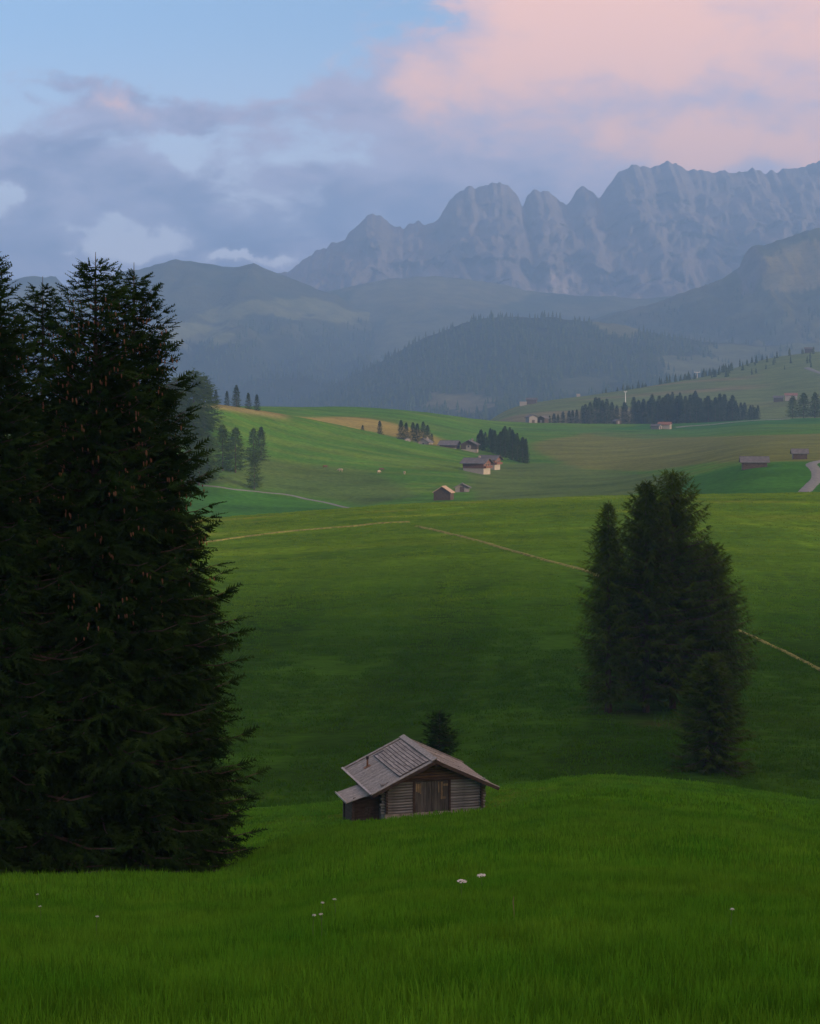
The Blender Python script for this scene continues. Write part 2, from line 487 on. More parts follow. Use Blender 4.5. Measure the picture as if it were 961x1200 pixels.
far = {
    0:   [(480, 613), (520, 628), (570, 618), (640, 585), (700, 545), (780, 495), (830, 470), (900, 490), (1100, 478), (1500, 560)],
    250: [(480, 609), (520, 620), (570, 615), (610, 603), (650, 577), (720, 530), (790, 485), (830, 473), (900, 489), (1100, 476), (1500, 560)],
    315: [(480, 605), (520, 616), (570, 612), (620, 598), (660, 582), (720, 547), (800, 502), (845, 482), (920, 490), (1100, 476), (1500, 555)],
    400: [(480, 599), (520, 610), (570, 606), (640, 594), (700, 565), (790, 524), (870, 499), (930, 503), (1050, 486), (1150, 476), (1500, 540)],
    480: [(480, 594), (520, 604), (570, 600), (640, 588), (710, 561), (790, 537), (870, 517), (920, 519), (1050, 493), (1180, 481), (1500, 530)],
    520: [(480, 592), (520, 601), (570, 597), (640, 586), (720, 559), (800, 538), (870, 527), (940, 519), (1050, 502), (1200, 486), (1450, 520)],
    600: [(480, 589), (520, 597), (570, 594), (640, 583), (720, 566), (800, 551), (900, 536), (1000, 520), (1150, 503), (1250, 494), (1400, 505), (1700, 484), (1900, 477), (2300, 520)],
    700: [(480, 584), (520, 590), (570, 588), (640, 577), (720, 563), (850, 542), (1000, 522), (1150, 505), (1250, 497), (1400, 503), (1550, 489), (1750, 470), (1950, 462), (2350, 500)],
    800: [(480, 581), (520, 586), (560, 581), (640, 560), (760, 543), (900, 526), (1050, 512), (1180, 502), (1280, 496), (1420, 500), (1560, 484), (1800, 461), (2050, 446), (2400, 480)],
    900: [(480, 580), (510, 584), (535, 575), (605, 545), (700, 531), (850, 517), (1000, 507), (1150, 497), (1250, 491), (1400, 499), (1600, 476), (1900, 446), (2250, 420), (2600, 450)],
    961: [(480, 579), (510, 583), (535, 575), (605, 543), (700, 530), (850, 516), (1000, 506), (1150, 496), (1250, 490), (1400, 496), (1600, 470), (1900, 438), (2300, 412), (2600, 440)],
}
Yd = np.unique(np.concatenate([np.linspace(-700, 0, 60), np.linspace(0, 140, 240), np.linspace(140, 520, 240),
                               np.linspace(520, 2700, 420), np.linspace(2700, 12500, 60)]))
keys = sorted(far)
def near_z(px):
    ks = sorted(near)
    Y = np.array(Yn); Z = np.array([[(HY - v) * y / FPX for v, y in zip(near[k], Yn)] for k in ks])
    return pchip(ks, Z, np.array([px]))[0]
tab = []
for k in keys:
    zn = near_z(k)
    yk = [-700, -300, -120, -40, 0] + Yn + [y for y, _ in far[k]] + [2700, 12500]
    zk = [62, 44, 22, 6.5, -1.62] + list(zn) + [(HY - v) * y / FPX for y, v in far[k]] + [-60, -60]
    tab.append(pchip(yk, zk, Yd))
tab = np.array(tab)
PXG = np.arange(-300, 1301, 10.0)
TAB = pchip(keys, tab, np.clip(PXG, keys[0], keys[-1]))     # (px, Yd)
for _ in range(3):                                             # soften the joins between columns
    TAB[1:-1] = 0.25 * TAB[:-2] + 0.5 * TAB[1:-1] + 0.25 * TAB[2:]

def ground_z(X, Y):
    X = np.asarray(X, float); Y = np.asarray(Y, float)
    px = np.clip(CX + FPX * X / np.maximum(Y, 12.0), PXG[0], PXG[-1] - 0.01)
    fi = (px - PXG[0]) / 10.0; i = np.floor(fi).astype(int); f = fi - i
    j = np.clip(np.searchsorted(Yd, Y, side='right') - 1, 0, len(Yd) - 2)
    g = np.clip((Y - Yd[j]) / (Yd[j + 1] - Yd[j]), 0, 1)
    z = (TAB[i, j] * (1 - g) + TAB[i, j + 1] * g) * (1 - f) + (TAB[i + 1, j] * (1 - g) + TAB[i + 1, j + 1] * g) * f
    # undulation growing with distance
    a = np.clip(Y / 400.0, 0.08, 1.0)
    z = z + a * (0.9 * (fbm(X / 38.0 + 9, Y / 46.0 + 4, oct=3) - 0.5) + 0.30 * (fbm(X / 7.0, Y / 9.0, oct=3) - 0.5))
    z = z + 0.40 * np.sin((0.9 * Y - 0.75 * X) / 8.5 + 3.0 * fbm(X / 30.0, Y / 30.0, oct=2)) * sstep(40, 62, Y) * sstep(122, 105, Y)
    z = z + 0.22 * (fbm(X / 2.3, Y / 2.6 + 8, oct=2) - 0.5) * sstep(130, 40, Y)
    # unseen hill right of and behind the viewpoint, shaped to shade hut and hollow
    ax, ay = math.sin(SUN_AZ), -math.cos(SUN_AZ)
    rx, ry = X - 300.0, Y + 60.0
    al = rx * ax + ry * ay; ac = -rx * ay + ry * ax
    z = z + 68.0 * np.exp(-(al / 95.0) ** 2) * np.exp(-(ac / 175.0) ** 2)
    return z

def gz(x, y):
    return float(ground_z(np.array([x]), np.array([y]))[0])

def hit(px, py, y0, y1):
    """ground point seen at photo pixel (px, py), searched between depths y0 and y1"""
    Y = np.linspace(y0, y1, 500)
    X = (px - CX) / FPX * Y
    r = HY - FPX * ground_z(X, Y) / Y
    k = np.where(r <= py)[0]
    i = k[0] if len(k) else int(np.argmin(np.abs(r - py)))
    return Vector((X[i], Y[i], gz(X[i], Y[i])))

def at(px, Y):
    x = (px - CX) / FPX * Y
    return Vector((x, Y, gz(x, Y)))

def in_poly(px, py, poly):
    inside = np.zeros(px.shape, bool)
    n = len(poly)
    for i in range(n):
        x1, y1 = poly[i]; x2, y2 = poly[(i + 1) % n]
        c = ((y1 > py) != (y2 > py)) & (px < (x2 - x1) * (py - y1) / (y2 - y1 + 1e-9) + x1)
        inside ^= c
    return inside

# ------------------------------------------------------------------ ground sheet
ys = np.concatenate([np.linspace(-690, -20, 28), np.linspace(-15, 8, 14), np.arange(8.6, 40, 0.42), np.arange(40, 140, 0.8),
                     np.arange(140, 520, 2.0), np.arange(520, 1300, 3.6), np.arange(1300, 2700, 8.0), np.linspace(2700, 12400, 24)])
sc_ = np.concatenate([-1 - np.linspace(1, 0, 34)[:-1] ** 1.6, np.linspace(-1, 1, 230), 1 + np.linspace(0, 1, 34)[1:] ** 1.6])
YY, SS = np.meshgrid(ys, sc_, indexing='ij')
XX = np.clip(SS, -1, 1) * 0.32 * (np.abs(YY) + 24.0) + np.sign(SS) * np.maximum(np.abs(SS) - 1, 0) * (700.0 + 1.2 * np.abs(YY))
ZZ = ground_z(XX, YY)
PXv = CX + FPX * XX / np.maximum(YY, 8.0)
PYv = HY - FPX * ZZ / np.maximum(YY, 8.0)

def mixc(a, b, t):
    return a * (1 - t[..., None]) + np.array(b) * t[..., None]

col = np.zeros(XX.shape + (3,)) + np.array((0.060, 0.165, 0.008))
big = fbm(XX / 30.0, YY / 40.0, oct=4)
streak = fbm(XX / 45.0 + 3, YY / 7.0 + 0.10 * XX / 7.0, oct=5, gain=0.6)
col = mixc(col, (0.110, 0.140, 0.010), sstep(0.45, 0.70, big) * 0.6)
col = mixc(col, (0.032, 0.100, 0.007), sstep(0.50, 0.30, big) * 0.6)
# middle meadow: hollow's shade painted as darker green, brow yellowed as drier and sunlit
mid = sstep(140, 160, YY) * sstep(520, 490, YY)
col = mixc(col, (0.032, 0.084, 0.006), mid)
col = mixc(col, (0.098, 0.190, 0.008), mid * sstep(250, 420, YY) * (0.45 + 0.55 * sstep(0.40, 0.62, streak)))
col = mixc(col, (0.175, 0.195, 0.018), mid * sstep(330, 450, YY) * sstep(0.55, 0.72, streak) * 0.8)
# mowing lanes running up the slope
lane = 0.5 + 0.5 * np.sin((XX - 0.12 * YY) / 4.6 + 2.2 * fbm(XX / 50, YY / 50, oct=2))
col *= (1 - 0.30 * mid * sstep(0.35, 0.8, lane) * sstep(380, 230, YY))[..., None]
# far pastures
fm = sstep(500, 525, YY)
col = mixc(col, (0.058, 0.150, 0.016), fm)
col = mixc(col, (0.092, 0.160, 0.020), fm * sstep(0.45, 0.65, streak) * 0.8)
jx = PXv + 26 * (fbm(XX / 45, YY / 45, oct=3) - 0.5); jy = PYv + 9 * (fbm(XX / 60 + 30, YY / 60, oct=3) - 0.5)
def region(poly, c, y0, y1, amt=1.0):
    global col
    m_ = (in_poly(jx, jy, poly) & (YY > y0) & (YY < y1)).astype(float)
    for _ in range(2):
        m_[1:-1, 1:-1] = (m_[:-2, 1:-1] + m_[2:, 1:-1] + m_[1:-1, :-2] + m_[1:-1, 2:] + m_[1:-1, 1:-1]) / 5
    col = mixc(col, c, m_ * amt)
region([(220, 568), (300, 574), (405, 597), (420, 640), (180, 640)], (0.036, 0.125, 0.014), 520, 760, 0.9)      # lush field by the track
region([(290, 540), (420, 552), (500, 580), (430, 592), (330, 576), (240, 566)], (0.070, 0.110, 0.028), 520, 860, 0.7)
region([(790, 556), (880, 543), (961, 541), (1300, 541), (1300, 600), (780, 600)], (0.034, 0.118, 0.013), 505, 640, 0.92)  # dark field by the barns
region([(620, 520), (700, 505), (820, 512), (1100, 502), (1100, 540), (860, 541), (760, 552), (660, 548)], (0.140, 0.135, 0.040), 620, 1200, 0.70)
region([(540, 545), (640, 545), (800, 560), (760, 590), (560, 590)], (0.085, 0.120, 0.036), 600, 900, 0.7)
region([(330, 489), (430, 491), (540, 521), (520, 527), (430, 505), (330, 494)], (0.260, 0.205, 0.060), 880, 1160, 0.85)
region([(235, 468), (340, 484), (330, 490), (235, 477)], (0.24, 0.19, 0.08), 780, 900, 0.75)
region([(520, 505), (640, 505), (760, 515), (960, 500), (1100, 488), (1100, 500), (640, 500)], (0.050, 0.130, 0.030), 1000, 1300, 0.6)
region([(840, 486), (1300, 480), (1300, 500), (700, 503)], (0.024, 0.105, 0.022), 1150, 1420, 0.8)
fr = sstep(1350, 1500, YY)
col = mixc(col, (0.105, 0.135, 0.050), fr * 0.8)
col = mixc(col, (0.150, 0.130, 0.065), fr * sstep(0.5, 0.66, fbm(XX / 160, YY / 70, oct=3)) * 0.8)
col = mixc(col, (0.03, 0.05, 0.02), sstep(2450, 2700, YY))
# trodden earth at the hut
c_, s_ = math.cos(-HR0), math.sin(-HR0)
hx, hy = XX - at(508, 100.0).x, YY - 100.0
lx_, ly_ = hx * c_ - hy * s_, hx * s_ + hy * c_
col = mixc(col, (0.10, 0.075, 0.045), np.exp(-(lx_ / 2.2) ** 4 - ((ly_ + 0.3) / 0.9) ** 2) * 0.8)
# bare earth under the larches
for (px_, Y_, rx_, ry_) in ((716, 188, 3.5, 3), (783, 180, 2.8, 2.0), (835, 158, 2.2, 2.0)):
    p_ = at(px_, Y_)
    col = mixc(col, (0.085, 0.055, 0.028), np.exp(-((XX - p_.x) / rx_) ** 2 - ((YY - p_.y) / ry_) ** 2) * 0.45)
nr, nc = XX.shape
idx = np.arange(nr * nc).reshape(nr, nc)
quads = np.stack([idx[:-1, :-1], idx[:-1, 1:], idx[1:, 1:], idx[1:, :-1]], -1).reshape(-1, 4)
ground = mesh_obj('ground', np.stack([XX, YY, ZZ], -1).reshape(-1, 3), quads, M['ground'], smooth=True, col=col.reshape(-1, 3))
tag(ground, 'rolling green alpine meadow running down to the hut and up again', None, kind='structure')

# ------------------------------------------------------------------ distant hills and mountains
def crest_mesh(name, pts, Yc, Yf, zf, Yb, zb, colf, prof, nseg, mat, label, x0=-700, x1=1660, nx=360, rough=0.0, rfreq=1.0, pushf=None):
    """a ridge with a real front and back slope; pts is its crest line (photo px -> height at depth Yc)"""
    px = np.linspace(x0, x1, nx)
    top = np.interp(px, [p[0] for p in pts], [(HY - p[1]) / FPX * Yc for p in pts])
    X = (px - CX) / FPX * Yc
    t = np.concatenate([np.linspace(0, 1, nseg), np.linspace(1, 0, 14)[1:]])
    front = np.concatenate([np.ones(nseg, bool), np.zeros(13, bool)])
    T, Xg = np.meshgrid(t, X, indexing='ij')
    Tp = np.meshgrid(t, top, indexing='ij')[1]
    FR = front[:, None] & np.ones_like(Xg, bool)
    s = np.clip(T, 0, 1)
    Yg = np.where(FR, Yf + (Yc - Yf) * s, Yb + (Yc - Yb) * s)
    Zg = np.where(FR, zf + (Tp - zf) * prof(s), zb + (Tp - zb) * s)
    if pushf is not None:
        Yg, Zg = pushf(Xg, Yg, Zg, s, FR, Tp)
    if rough > 0:
        Zg = Zg + rough * (fbm(Xg / rfreq, Yg / rfreq, oct=5) - 0.5) * np.sin(np.pi * np.clip(s, 0.0, 0.97)) * 2
    pxs = CX + FPX * Xg / Yg; pys = HY - FPX * Zg / Yg
    cc = colf(Xg, Yg, Zg, s, pxs, pys)
    nr, nc = Xg.shape
    idx = np.arange(nr * nc).reshape(nr, nc)
    q = np.stack([idx[:-1, :-1], idx[:-1, 1:], idx[1:, 1:], idx[1:, :-1]], -1).reshape(-1, 4)
    o = mesh_obj(name, np.stack([Xg, Yg, Zg], -1).reshape(-1, 3), q, mat, smooth=True, col=cc.reshape(-1, 3))
    tag(o, label, None, kind='structure')
    return Xg, Yg, Zg, s, FR

def jag(pts, amp, step, seed):
    """break the straight crest lines between the given points"""
    r = np.random.default_rng(seed)
    xs = np.arange(pts[0][0], pts[-1][0] + 1, step)
    y = np.interp(xs, [p[0] for p in pts], [p[1] for p in pts])
    n = np.zeros(len(xs)); 
    for f, a in ((0.02, 0.8), (0.055, 0.7), (0.13, 0.6), (0.31, 0.5)):
        n += a * (vnoise(xs * f + seed * 11.3, xs * 0 + seed) - 0.5)
    return list(zip(xs, y + amp * n))

massif_pts = jag([(-700, 420), (200, 380), (300, 335), (333, 320), (370, 299), (400, 282), (415, 265), (430, 253), (447, 251), (460, 263), (475, 263), (490, 256),
    (505, 263), (515, 255), (527, 233), (545, 219), (565, 212), (580, 208), (596, 216), (608, 231), (613, 243), (618, 226), (636, 223),
    (650, 231), (665, 238), (680, 220), (692, 222), (701, 233), (711, 226), (725, 202), (740, 193), (760, 198), (780, 190), (800, 195),
    (830, 200), (870, 202), (900, 200), (930, 196), (961, 189), (1050, 185), (1200, 215), (1400, 260), (1660, 300)], 7, 2.0, 5)

def massif_push(X, Y, Z, s, FR, top):
    # steep ribbed walls: buttresses and gullies push the face forward and back
    wx = X + 160 * (fbm(X / 300.0 + 3, Z / 300.0, oct=3) - 0.5)
    rib = np.abs(fbm(wx / 420.0, Z / 420.0, oct=6, gain=0.58) - 0.5) * 2
    rib2 = fbm(wx / 130.0 + 7, Z / 130.0, oct=5, gain=0.62)
    ledge = fbm(X / 500.0 + 11, Z / 70.0, oct=4, gain=0.6)
    w = np.sin(np.pi * np.clip(s, 0, 1)) ** 0.7
    Y2 = Y + np.where(FR, (rib * 420 - 200 + (rib2 - 0.5) * 200 + (ledge - 0.5) * 240) * w, 0)
    Z2 = Z + np.where(FR, (fbm(X / 150.0 + 31, Y / 150.0, oct=5, gain=0.6) - 0.5) * 130 * w, 0)
    return Y2, Z2
def massif_prof(s):
    return np.where(s < 0.45, 0.30 * (s / 0.45) ** 1.2, 0.30 + 0.70 * ((s - 0.45) / 0.55) ** 0.85)
def massif_col(X, Y, Z, s, px, py):
    c = np.zeros(X.shape + (3,)) + np.array((0.150, 0.136, 0.138))
    n = fbm(X / 120, Z / 60, oct=5)
    c = mixc(c, (0.165, 0.149, 0.148), sstep(0.48, 0.65, n))
    c = mixc(c, (0.128, 0.119, 0.123), sstep(0.48, 0.34, n))
    sc = np.exp(-((px - 650) / 26) ** 2) * sstep(312, 326, py) + np.exp(-((px - 505) / 20) ** 2 - ((py - 322) / 8) ** 2) * .6
    sc = sc * sstep(0.38, 0.55, fbm(X / 50, Z / 220, oct=3))
    c = mixc(c, (0.36, 0.32, 0.30), np.clip(sc, 0, 1) * 0.9)
    c = mixc(c, (0.09, 0.10, 0.055), sstep(0.30, 0.16, s) * 0.8)
    return c
crest_mesh('mountain_massif', massif_pts, 8600, 7300, 320, 10400, -50, massif_col, massif_prof, 120, M['rock'],
           'pale jagged limestone massif rising into the clouds', nx=900, x0=-200, x1=1500, pushf=massif_push)

def hill_col(base, alt, patches=(), seed=0, sc1=220.):
    def f(X, Y, Z, s, px, py):
        c = np.zeros(X.shape + (3,)) + np.array(base)
        c = mixc(c, alt, sstep(0.44, 0.62, fbm(X / sc1 + seed, Y / sc1, oct=5)))
        jx = px + 44 * (fbm(X / 130 + seed, Y / 130, oct=4) - 0.5); jy = py + 26 * (fbm(X / 130 + 40, Y / 130, oct=4) - 0.5)
        for poly, pc, amt in patches:
            c = mixc(c, pc, in_poly(jx, jy, poly).astype(float) * amt)
        return c
    return f

def push_gully(amp, fx, seed):
    def f(X, Y, Z, s, FR, top):
        w = np.sin(np.pi * np.clip(s, 0, 1)) ** 0.8
        g = np.abs(fbm(X / fx + seed, Y / (fx * 3.0), oct=4) - 0.5) * 2
        return Y, Z + np.where(FR, -(0.5 - g) * amp * w, 0)
    return f

# smooth green shoulder below the massif
foot_pts = jag([(-700, 420), (300, 372), (350, 350), (400, 337), (450, 328), (490, 324), (535, 326), (580, 332), (625, 340), (680, 346), (740, 350), (800, 345), (900, 330), (1200, 320), (1660, 350)], 3, 6.0, 9)
crest_mesh('pasture_shoulder', foot_pts, 6900, 5200, -20, 7900, 100,
           hill_col((0.085, 0.100, 0.045), (0.045, 0.065, 0.028), [([(400, 330), (560, 326), (640, 345), (560, 362), (420, 356)], (0.120, 0.125, 0.055), 0.7)], 3),
           lambda s: s ** 0.75, 60, M['hill'], 'smooth hazy pasture shoulder below the mountain walls', pushf=push_gully(90, 500., 2))

left_pts = jag([(-700, 360), (-200, 345), (0, 331), (25, 323), (45, 322), (66, 323), (76, 336), (100, 332), (130, 322), (150, 317), (190, 309), (206, 303), (222, 307), (250, 310), (270, 313), (285, 312),
    (297, 309), (312, 314), (335, 322), (360, 334), (395, 345), (430, 366), (480, 380), (560, 400), (700, 430), (1000, 470), (1660, 520)], 4, 4.0, 4)
past = (0.130, 0.150, 0.058)
left_patches = [([(-300, 398), (200, 404), (300, 396), (430, 390), (700, 384), (700, 560), (-300, 560)], (0.024, 0.036, 0.016), 0.9),
                ([(160, 384), (210, 376), (282, 388), (280, 398), (200, 402), (150, 398)], past, 0.95),
                ([(235, 372), (300, 352), (370, 350), (440, 368), (430, 376), (340, 368), (255, 376)], past, 0.9),
                ([(410, 362), (470, 372), (470, 384), (420, 378)], past, 0.6),
                ([(0, 340), (60, 335), (120, 352), (90, 372), (0, 366)], (0.10, 0.115, 0.05), 0.6)]
LX, LY, LZ, LS, LF = crest_mesh('grassy_ridge', left_pts, 6400, 3500, -58, 7400, -40,
           hill_col((0.060, 0.070, 0.034), (0.036, 0.052, 0.024), left_patches, 6, 170.),
           lambda s: 0.62 * s + 0.38 * s ** 2.2, 90, M['hill'], 'long hazy green ridge with a rounded summit behind the spruces', x0=-900, nx=420, pushf=push_gully(150, 190., 5))

spur_pts = jag([(-100, 520), (500, 440), (620, 400), (700, 372), (760, 357), (800, 344), (830, 334), (852, 324), (866, 314), (873, 296), (884, 287), (905, 283), (925, 276), (945, 270), (961, 268), (1020, 262), (1150, 250), (1350, 270), (1660, 300)], 4, 3.0, 12)
SX, SY, SZ, S_S, SF = crest_mesh('rocky_spur', spur_pts, 5600, 3600, -40, 6700, 0,
           hill_col((0.052, 0.066, 0.026), (0.085, 0.090, 0.036), [([(858, 318), (872, 292), (888, 288), (896, 312), (884, 345), (862, 345)], (0.105, 0.098, 0.085), 0.9),
                    ([(886, 300), (1000, 275), (1000, 340), (900, 345)], (0.200, 0.180, 0.075), 0.85),  # sunlit right flank painted as a paler patch of slope
                    ([(880, 360), (1000, 350), (1000, 390), (900, 392)], (0.10, 0.11, 0.045), 0.7)], 8, 110.),
           lambda s: 0.75 * s + 0.25 * s ** 3, 80, M['hill'], 'steep grassy spur with a rock step on the right', x0=-100, nx=620, pushf=push_gully(120, 90., 7))

wood_pts = jag([(-700, 560), (200, 530), (300, 498), (355, 470), (400, 447), (440, 428), (480, 404), (520, 386), (560, 374), (600, 371), (640, 371), (680, 376), (720, 381), (760, 390), (800, 397), (850, 402), (900, 405), (961, 400), (1100, 395), (1660, 420)], 3, 6.0, 15)
wood_patches = [([(500, 462), (560, 456), (590, 468), (540, 478), (500, 476)], (0.120, 0.115, 0.055), 0.9),
                ([(690, 380), (760, 374), (790, 384), (740, 396)], (0.115, 0.125, 0.055), 0.9),
                ([(640, 452), (720, 440), (730, 450), (660, 462)], (0.07, 0.09, 0.04), 0.6),
                ([(770, 420), (860, 408), (980, 398), (980, 430), (860, 432), (780, 440)], (0.105, 0.125, 0.055), 0.9)]
WX, WY, WZ, WS, WF = crest_mesh('wooded_hill', wood_pts, 4400, 2700, -64, 5400, -60,
           hill_col((0.024, 0.036, 0.016), (0.036, 0.048, 0.020), wood_patches, 11, 90.),
           lambda s: 0.55 * s + 0.45 * s * s, 70, M['hill'], 'dark hill under a spruce forest in the valley', nx=360, pushf=push_gully(26, 150., 3))

# ------------------------------------------------------------------ conifers
def shoot_template(pairs, w, droop, spread=0.85, side=0.42, seed=0):
    """a flat spray: axis along x, twiglets to both sides, drooping in z"""
    r = np.random.default_rng(seed)
    V = [(0, -w * 0.45, 0), (0, w * 0.45, 0), (1.0, 0, -droop)]; F = [(0, 1, 2)]
    for i in range(pairs):
        t = 0.10 + 0.86 * i / max(pairs - 1, 1)
        for sgn in (-1, 1):
            tt = t + r.uniform(-0.03, 0.03)
            ln = side * (1 - 0.62 * tt) * r.uniform(0.75, 1.2)
            an = spread * r.uniform(0.8, 1.15)
            b = len(V); zc = -droop * tt * tt
            ex, ey = math.cos(an) * ln, sgn * math.sin(an) * ln
            V += [(tt - w * 0.5, 0, zc), (tt + w * 0.5, 0, zc), (tt + ex, ey, zc - r.uniform(0.0, 0.34) * ln)]
            F += [(b, b + 1, b + 2) if sgn > 0 else (b + 1, b, b + 2)]
    return np.array(V, float), np.array(F, np.int64)

def stamp(tV, tF, O, DX, length, r, roll=0.5):
    """place template copies at O along DX (unit) with given lengths -> verts, faces"""
    n = len(O)
    up = np.zeros((n, 3)); up[:, 2] = 1.0
    up += r.normal(0, roll, (n, 3)) * np.array([1, 1, 0.3])
    DY = np.cross(up, DX); DY /= np.linalg.norm(DY, axis=1, keepdims=True) + 1e-9
    DZ = np.cross(DX, DY)
    V = O[:, None, :] + length[:, None, None] * (tV[None, :, 0:1] * DX[:, None, :] + tV[None, :, 1:2] * DY[:, None, :] + tV[None, :, 2:3] * DZ[:, None, :])
    F = tF[None] + (np.arange(n) * len(tV))[:, None, None]
    return V.reshape(-1, 3), F.reshape(-1, 3)

def conifer(h, prof, seed, whorl=0.38, per=8, spacing=0.26, shoot=0.52, pairs=5, width=0.19, second=True, droop=0.25, low=0.03, side=0.5,
            a_top=0.75, a_low=-0.34, upturn=0.14, tiplift=0.16, backthin=1.0, hang=0.0, lenvar=0.28, gap=0.0, tops=None, roll=0.7):
    """crown arrays of a spruce or larch: whorled limbs carrying sprays. prof(f) -> radius at height fraction f"""
    r = np.random.default_rng(seed)
    tV, tF = shoot_template(pairs, width, droop, side=side, seed=seed)
    O = []; DXs = []; LN = []; limbs = []; cone_spots = []
    stems = tops or [(0.0, 0.0, h, low, 1.0)]
    for (sx, sy, sh, slow, sr) in stems:
        z = sh * slow
        while z < sh * 0.985:
            f = z / sh
            k = max(3, int(round(per * (0.75 + 0.5 * r.random()) * (1.0 if f < 0.85 else 0.8))))
            az0 = r.uniform(0, 6.28)
            for j in range(k):
                az = az0 + j * 6.283 / k + r.normal(0, 0.25)
                if math.sin(az) > 0.35 and r.random() > backthin: continue
                if r.random() < gap: continue
                L = prof(f) * sr * (1 + lenvar * float(np.clip(r.normal(), -1.6, 1.1)))
                # seeded lobes give the crown an uneven outline
                L *= 0.90 + 0.20 * float(vnoise(np.array([az * 1.1 + seed]), np.array([z * 0.35]), np.array([seed * 1.7]))[0])
                L = max(L, 0.12)
                a = a_low + (a_top - a_low) * f ** 1.6 + r.normal(0, 0.08)
                b = (-0.18 if f > 0.5 else -0.10) + upturn * (1 - f)
                dh = np.array([math.cos(az), math.sin(az), 0])
                base = np.array([sx, sy, z + r.uniform(-0.1, 0.1) * whorl])
                tt = np.linspace(0, 1, 6)
                P = base + tt[:, None] * L * dh + np.stack([0 * tt, 0 * tt, L * (a * tt + b * tt ** 2 + tiplift * tt ** 4)], -1)
                if L > 0.6: limbs.append((P, 0.012 + 0.012 * L))
                n = max(3, int(L / spacing))
                for q in range(n):
                    t = (q + 0.6 + 0.3 * r.random()) / n
                    t = min(t, 1.0)
                    if L > 1.8 and t < 0.18: continue
                    p = base + t * L * dh + np.array([0, 0, L * (a * t + b * t * t + tiplift * t ** 4)])
                    tan = dh * 1.0 + np.array([0, 0, a + 2 * b * t + 4 * tiplift * t ** 3])
                    tan = tan / np.linalg.norm(tan)
                    perp = np.array([-dh[1], dh[0], 0])
                    for sgn in (-1, 1):
                        an = r.uniform(0.7, 1.15) * (1 - 0.35 * t)
                        d = tan * math.cos(an) + sgn * perp * math.sin(an) + np.array([0, 0, r.uniform(-0.35, 0.10) - hang])
                        d = d / np.linalg.norm(d)
                        sl = shoot * r.uniform(0.75, 1.25)
                        if second and L * (1 - t) > 0.9:
                            SL = min(0.42 * L * (1 - t) + 0.3, 1.6) * r.uniform(0.7, 1.1)
                            m = max(2, int(SL / (spacing * 1.1)))
                            for e in range(m):
                                te = (e + 0.5) / m
                                pe = p + d * SL * te + np.array([0, 0, -0.10 * SL * te * te])
                                sg2 = 1 if (e % 2) else -1
                                pd = np.cross(d, np.array([0, 0, 1.0]))
                                de = d * 0.75 + sg2 * pd * 0.6 + np.array([0, 0, r.uniform(-0.5, 0.05) - hang])
                                O.append(pe); DXs.append(de / np.linalg.norm(de)); LN.append(sl * (1.1 - 0.3 * te))
                            O.append(p + d * SL * 0.92); DXs.append(d); LN.append(sl)
                        else:
                            O.append(p); DXs.append(d); LN.append(sl * (0.75 + 0.5 * (1 - t)) * min(1.0, 0.55 + 0.3 * L))
                tip = base + L * dh + np.array([0, 0, L * (a + b + tiplift)])
                tan = dh + np.array([0, 0, a + 2 * b + 4 * tiplift]); tan /= np.linalg.norm(tan)
                O.append(tip - tan * 0.15 * shoot); DXs.append(tan); LN.append(shoot * min(1.1, 0.5 + 0.35 * L))
                if 0.42 < f < 0.93 and L > 0.5: cone_spots.append(base + (0.72 + 0.26 * r.random()) * L * dh + np.array([0, 0, L * (a + b) * 0.8]))
            z += whorl * (0.85 + 0.3 * r.random()) * (0.65 + 0.5 * (1 - f))
        # leader
        for q in range(7):
            O.append(np.array([sx, sy, sh * 0.985 - 0.05 + 0.10 * q * shoot])); az = r.uniform(0, 6.28)
            d = np.array([math.cos(az) * 0.55, math.sin(az) * 0.55, 0.75]); DXs.append(d / np.linalg.norm(d)); LN.append(shoot * 0.34)
    V, F = stamp(tV, tF, np.array(O), np.array(DXs), np.array(LN), r, roll)
    return V, F, limbs, cone_spots

def trunk_geo(h, r0, stems=None, lean=0.0):
    parts = []
    for (sx, sy, sh, slow, sr) in (stems or [(0, 0, h, 0, 1.0)]):
        pts = [(sx * (0.3 if k == 0 else min(1, 0.4 + k * 0.25)), sy * (0.3 if k == 0 else min(1, 0.4 + k * .25)), -0.6 + (sh + 0.9) * f) for k, f in enumerate((0, 0.08, 0.3, 0.6, 0.85, 1.0))]
        parts.append(tube_geo(pts, [r0 * sr * q for q in (1.25, 1.0, 0.8, 0.5, 0.2, 0.025)], 8))
    return merge_geo(parts)

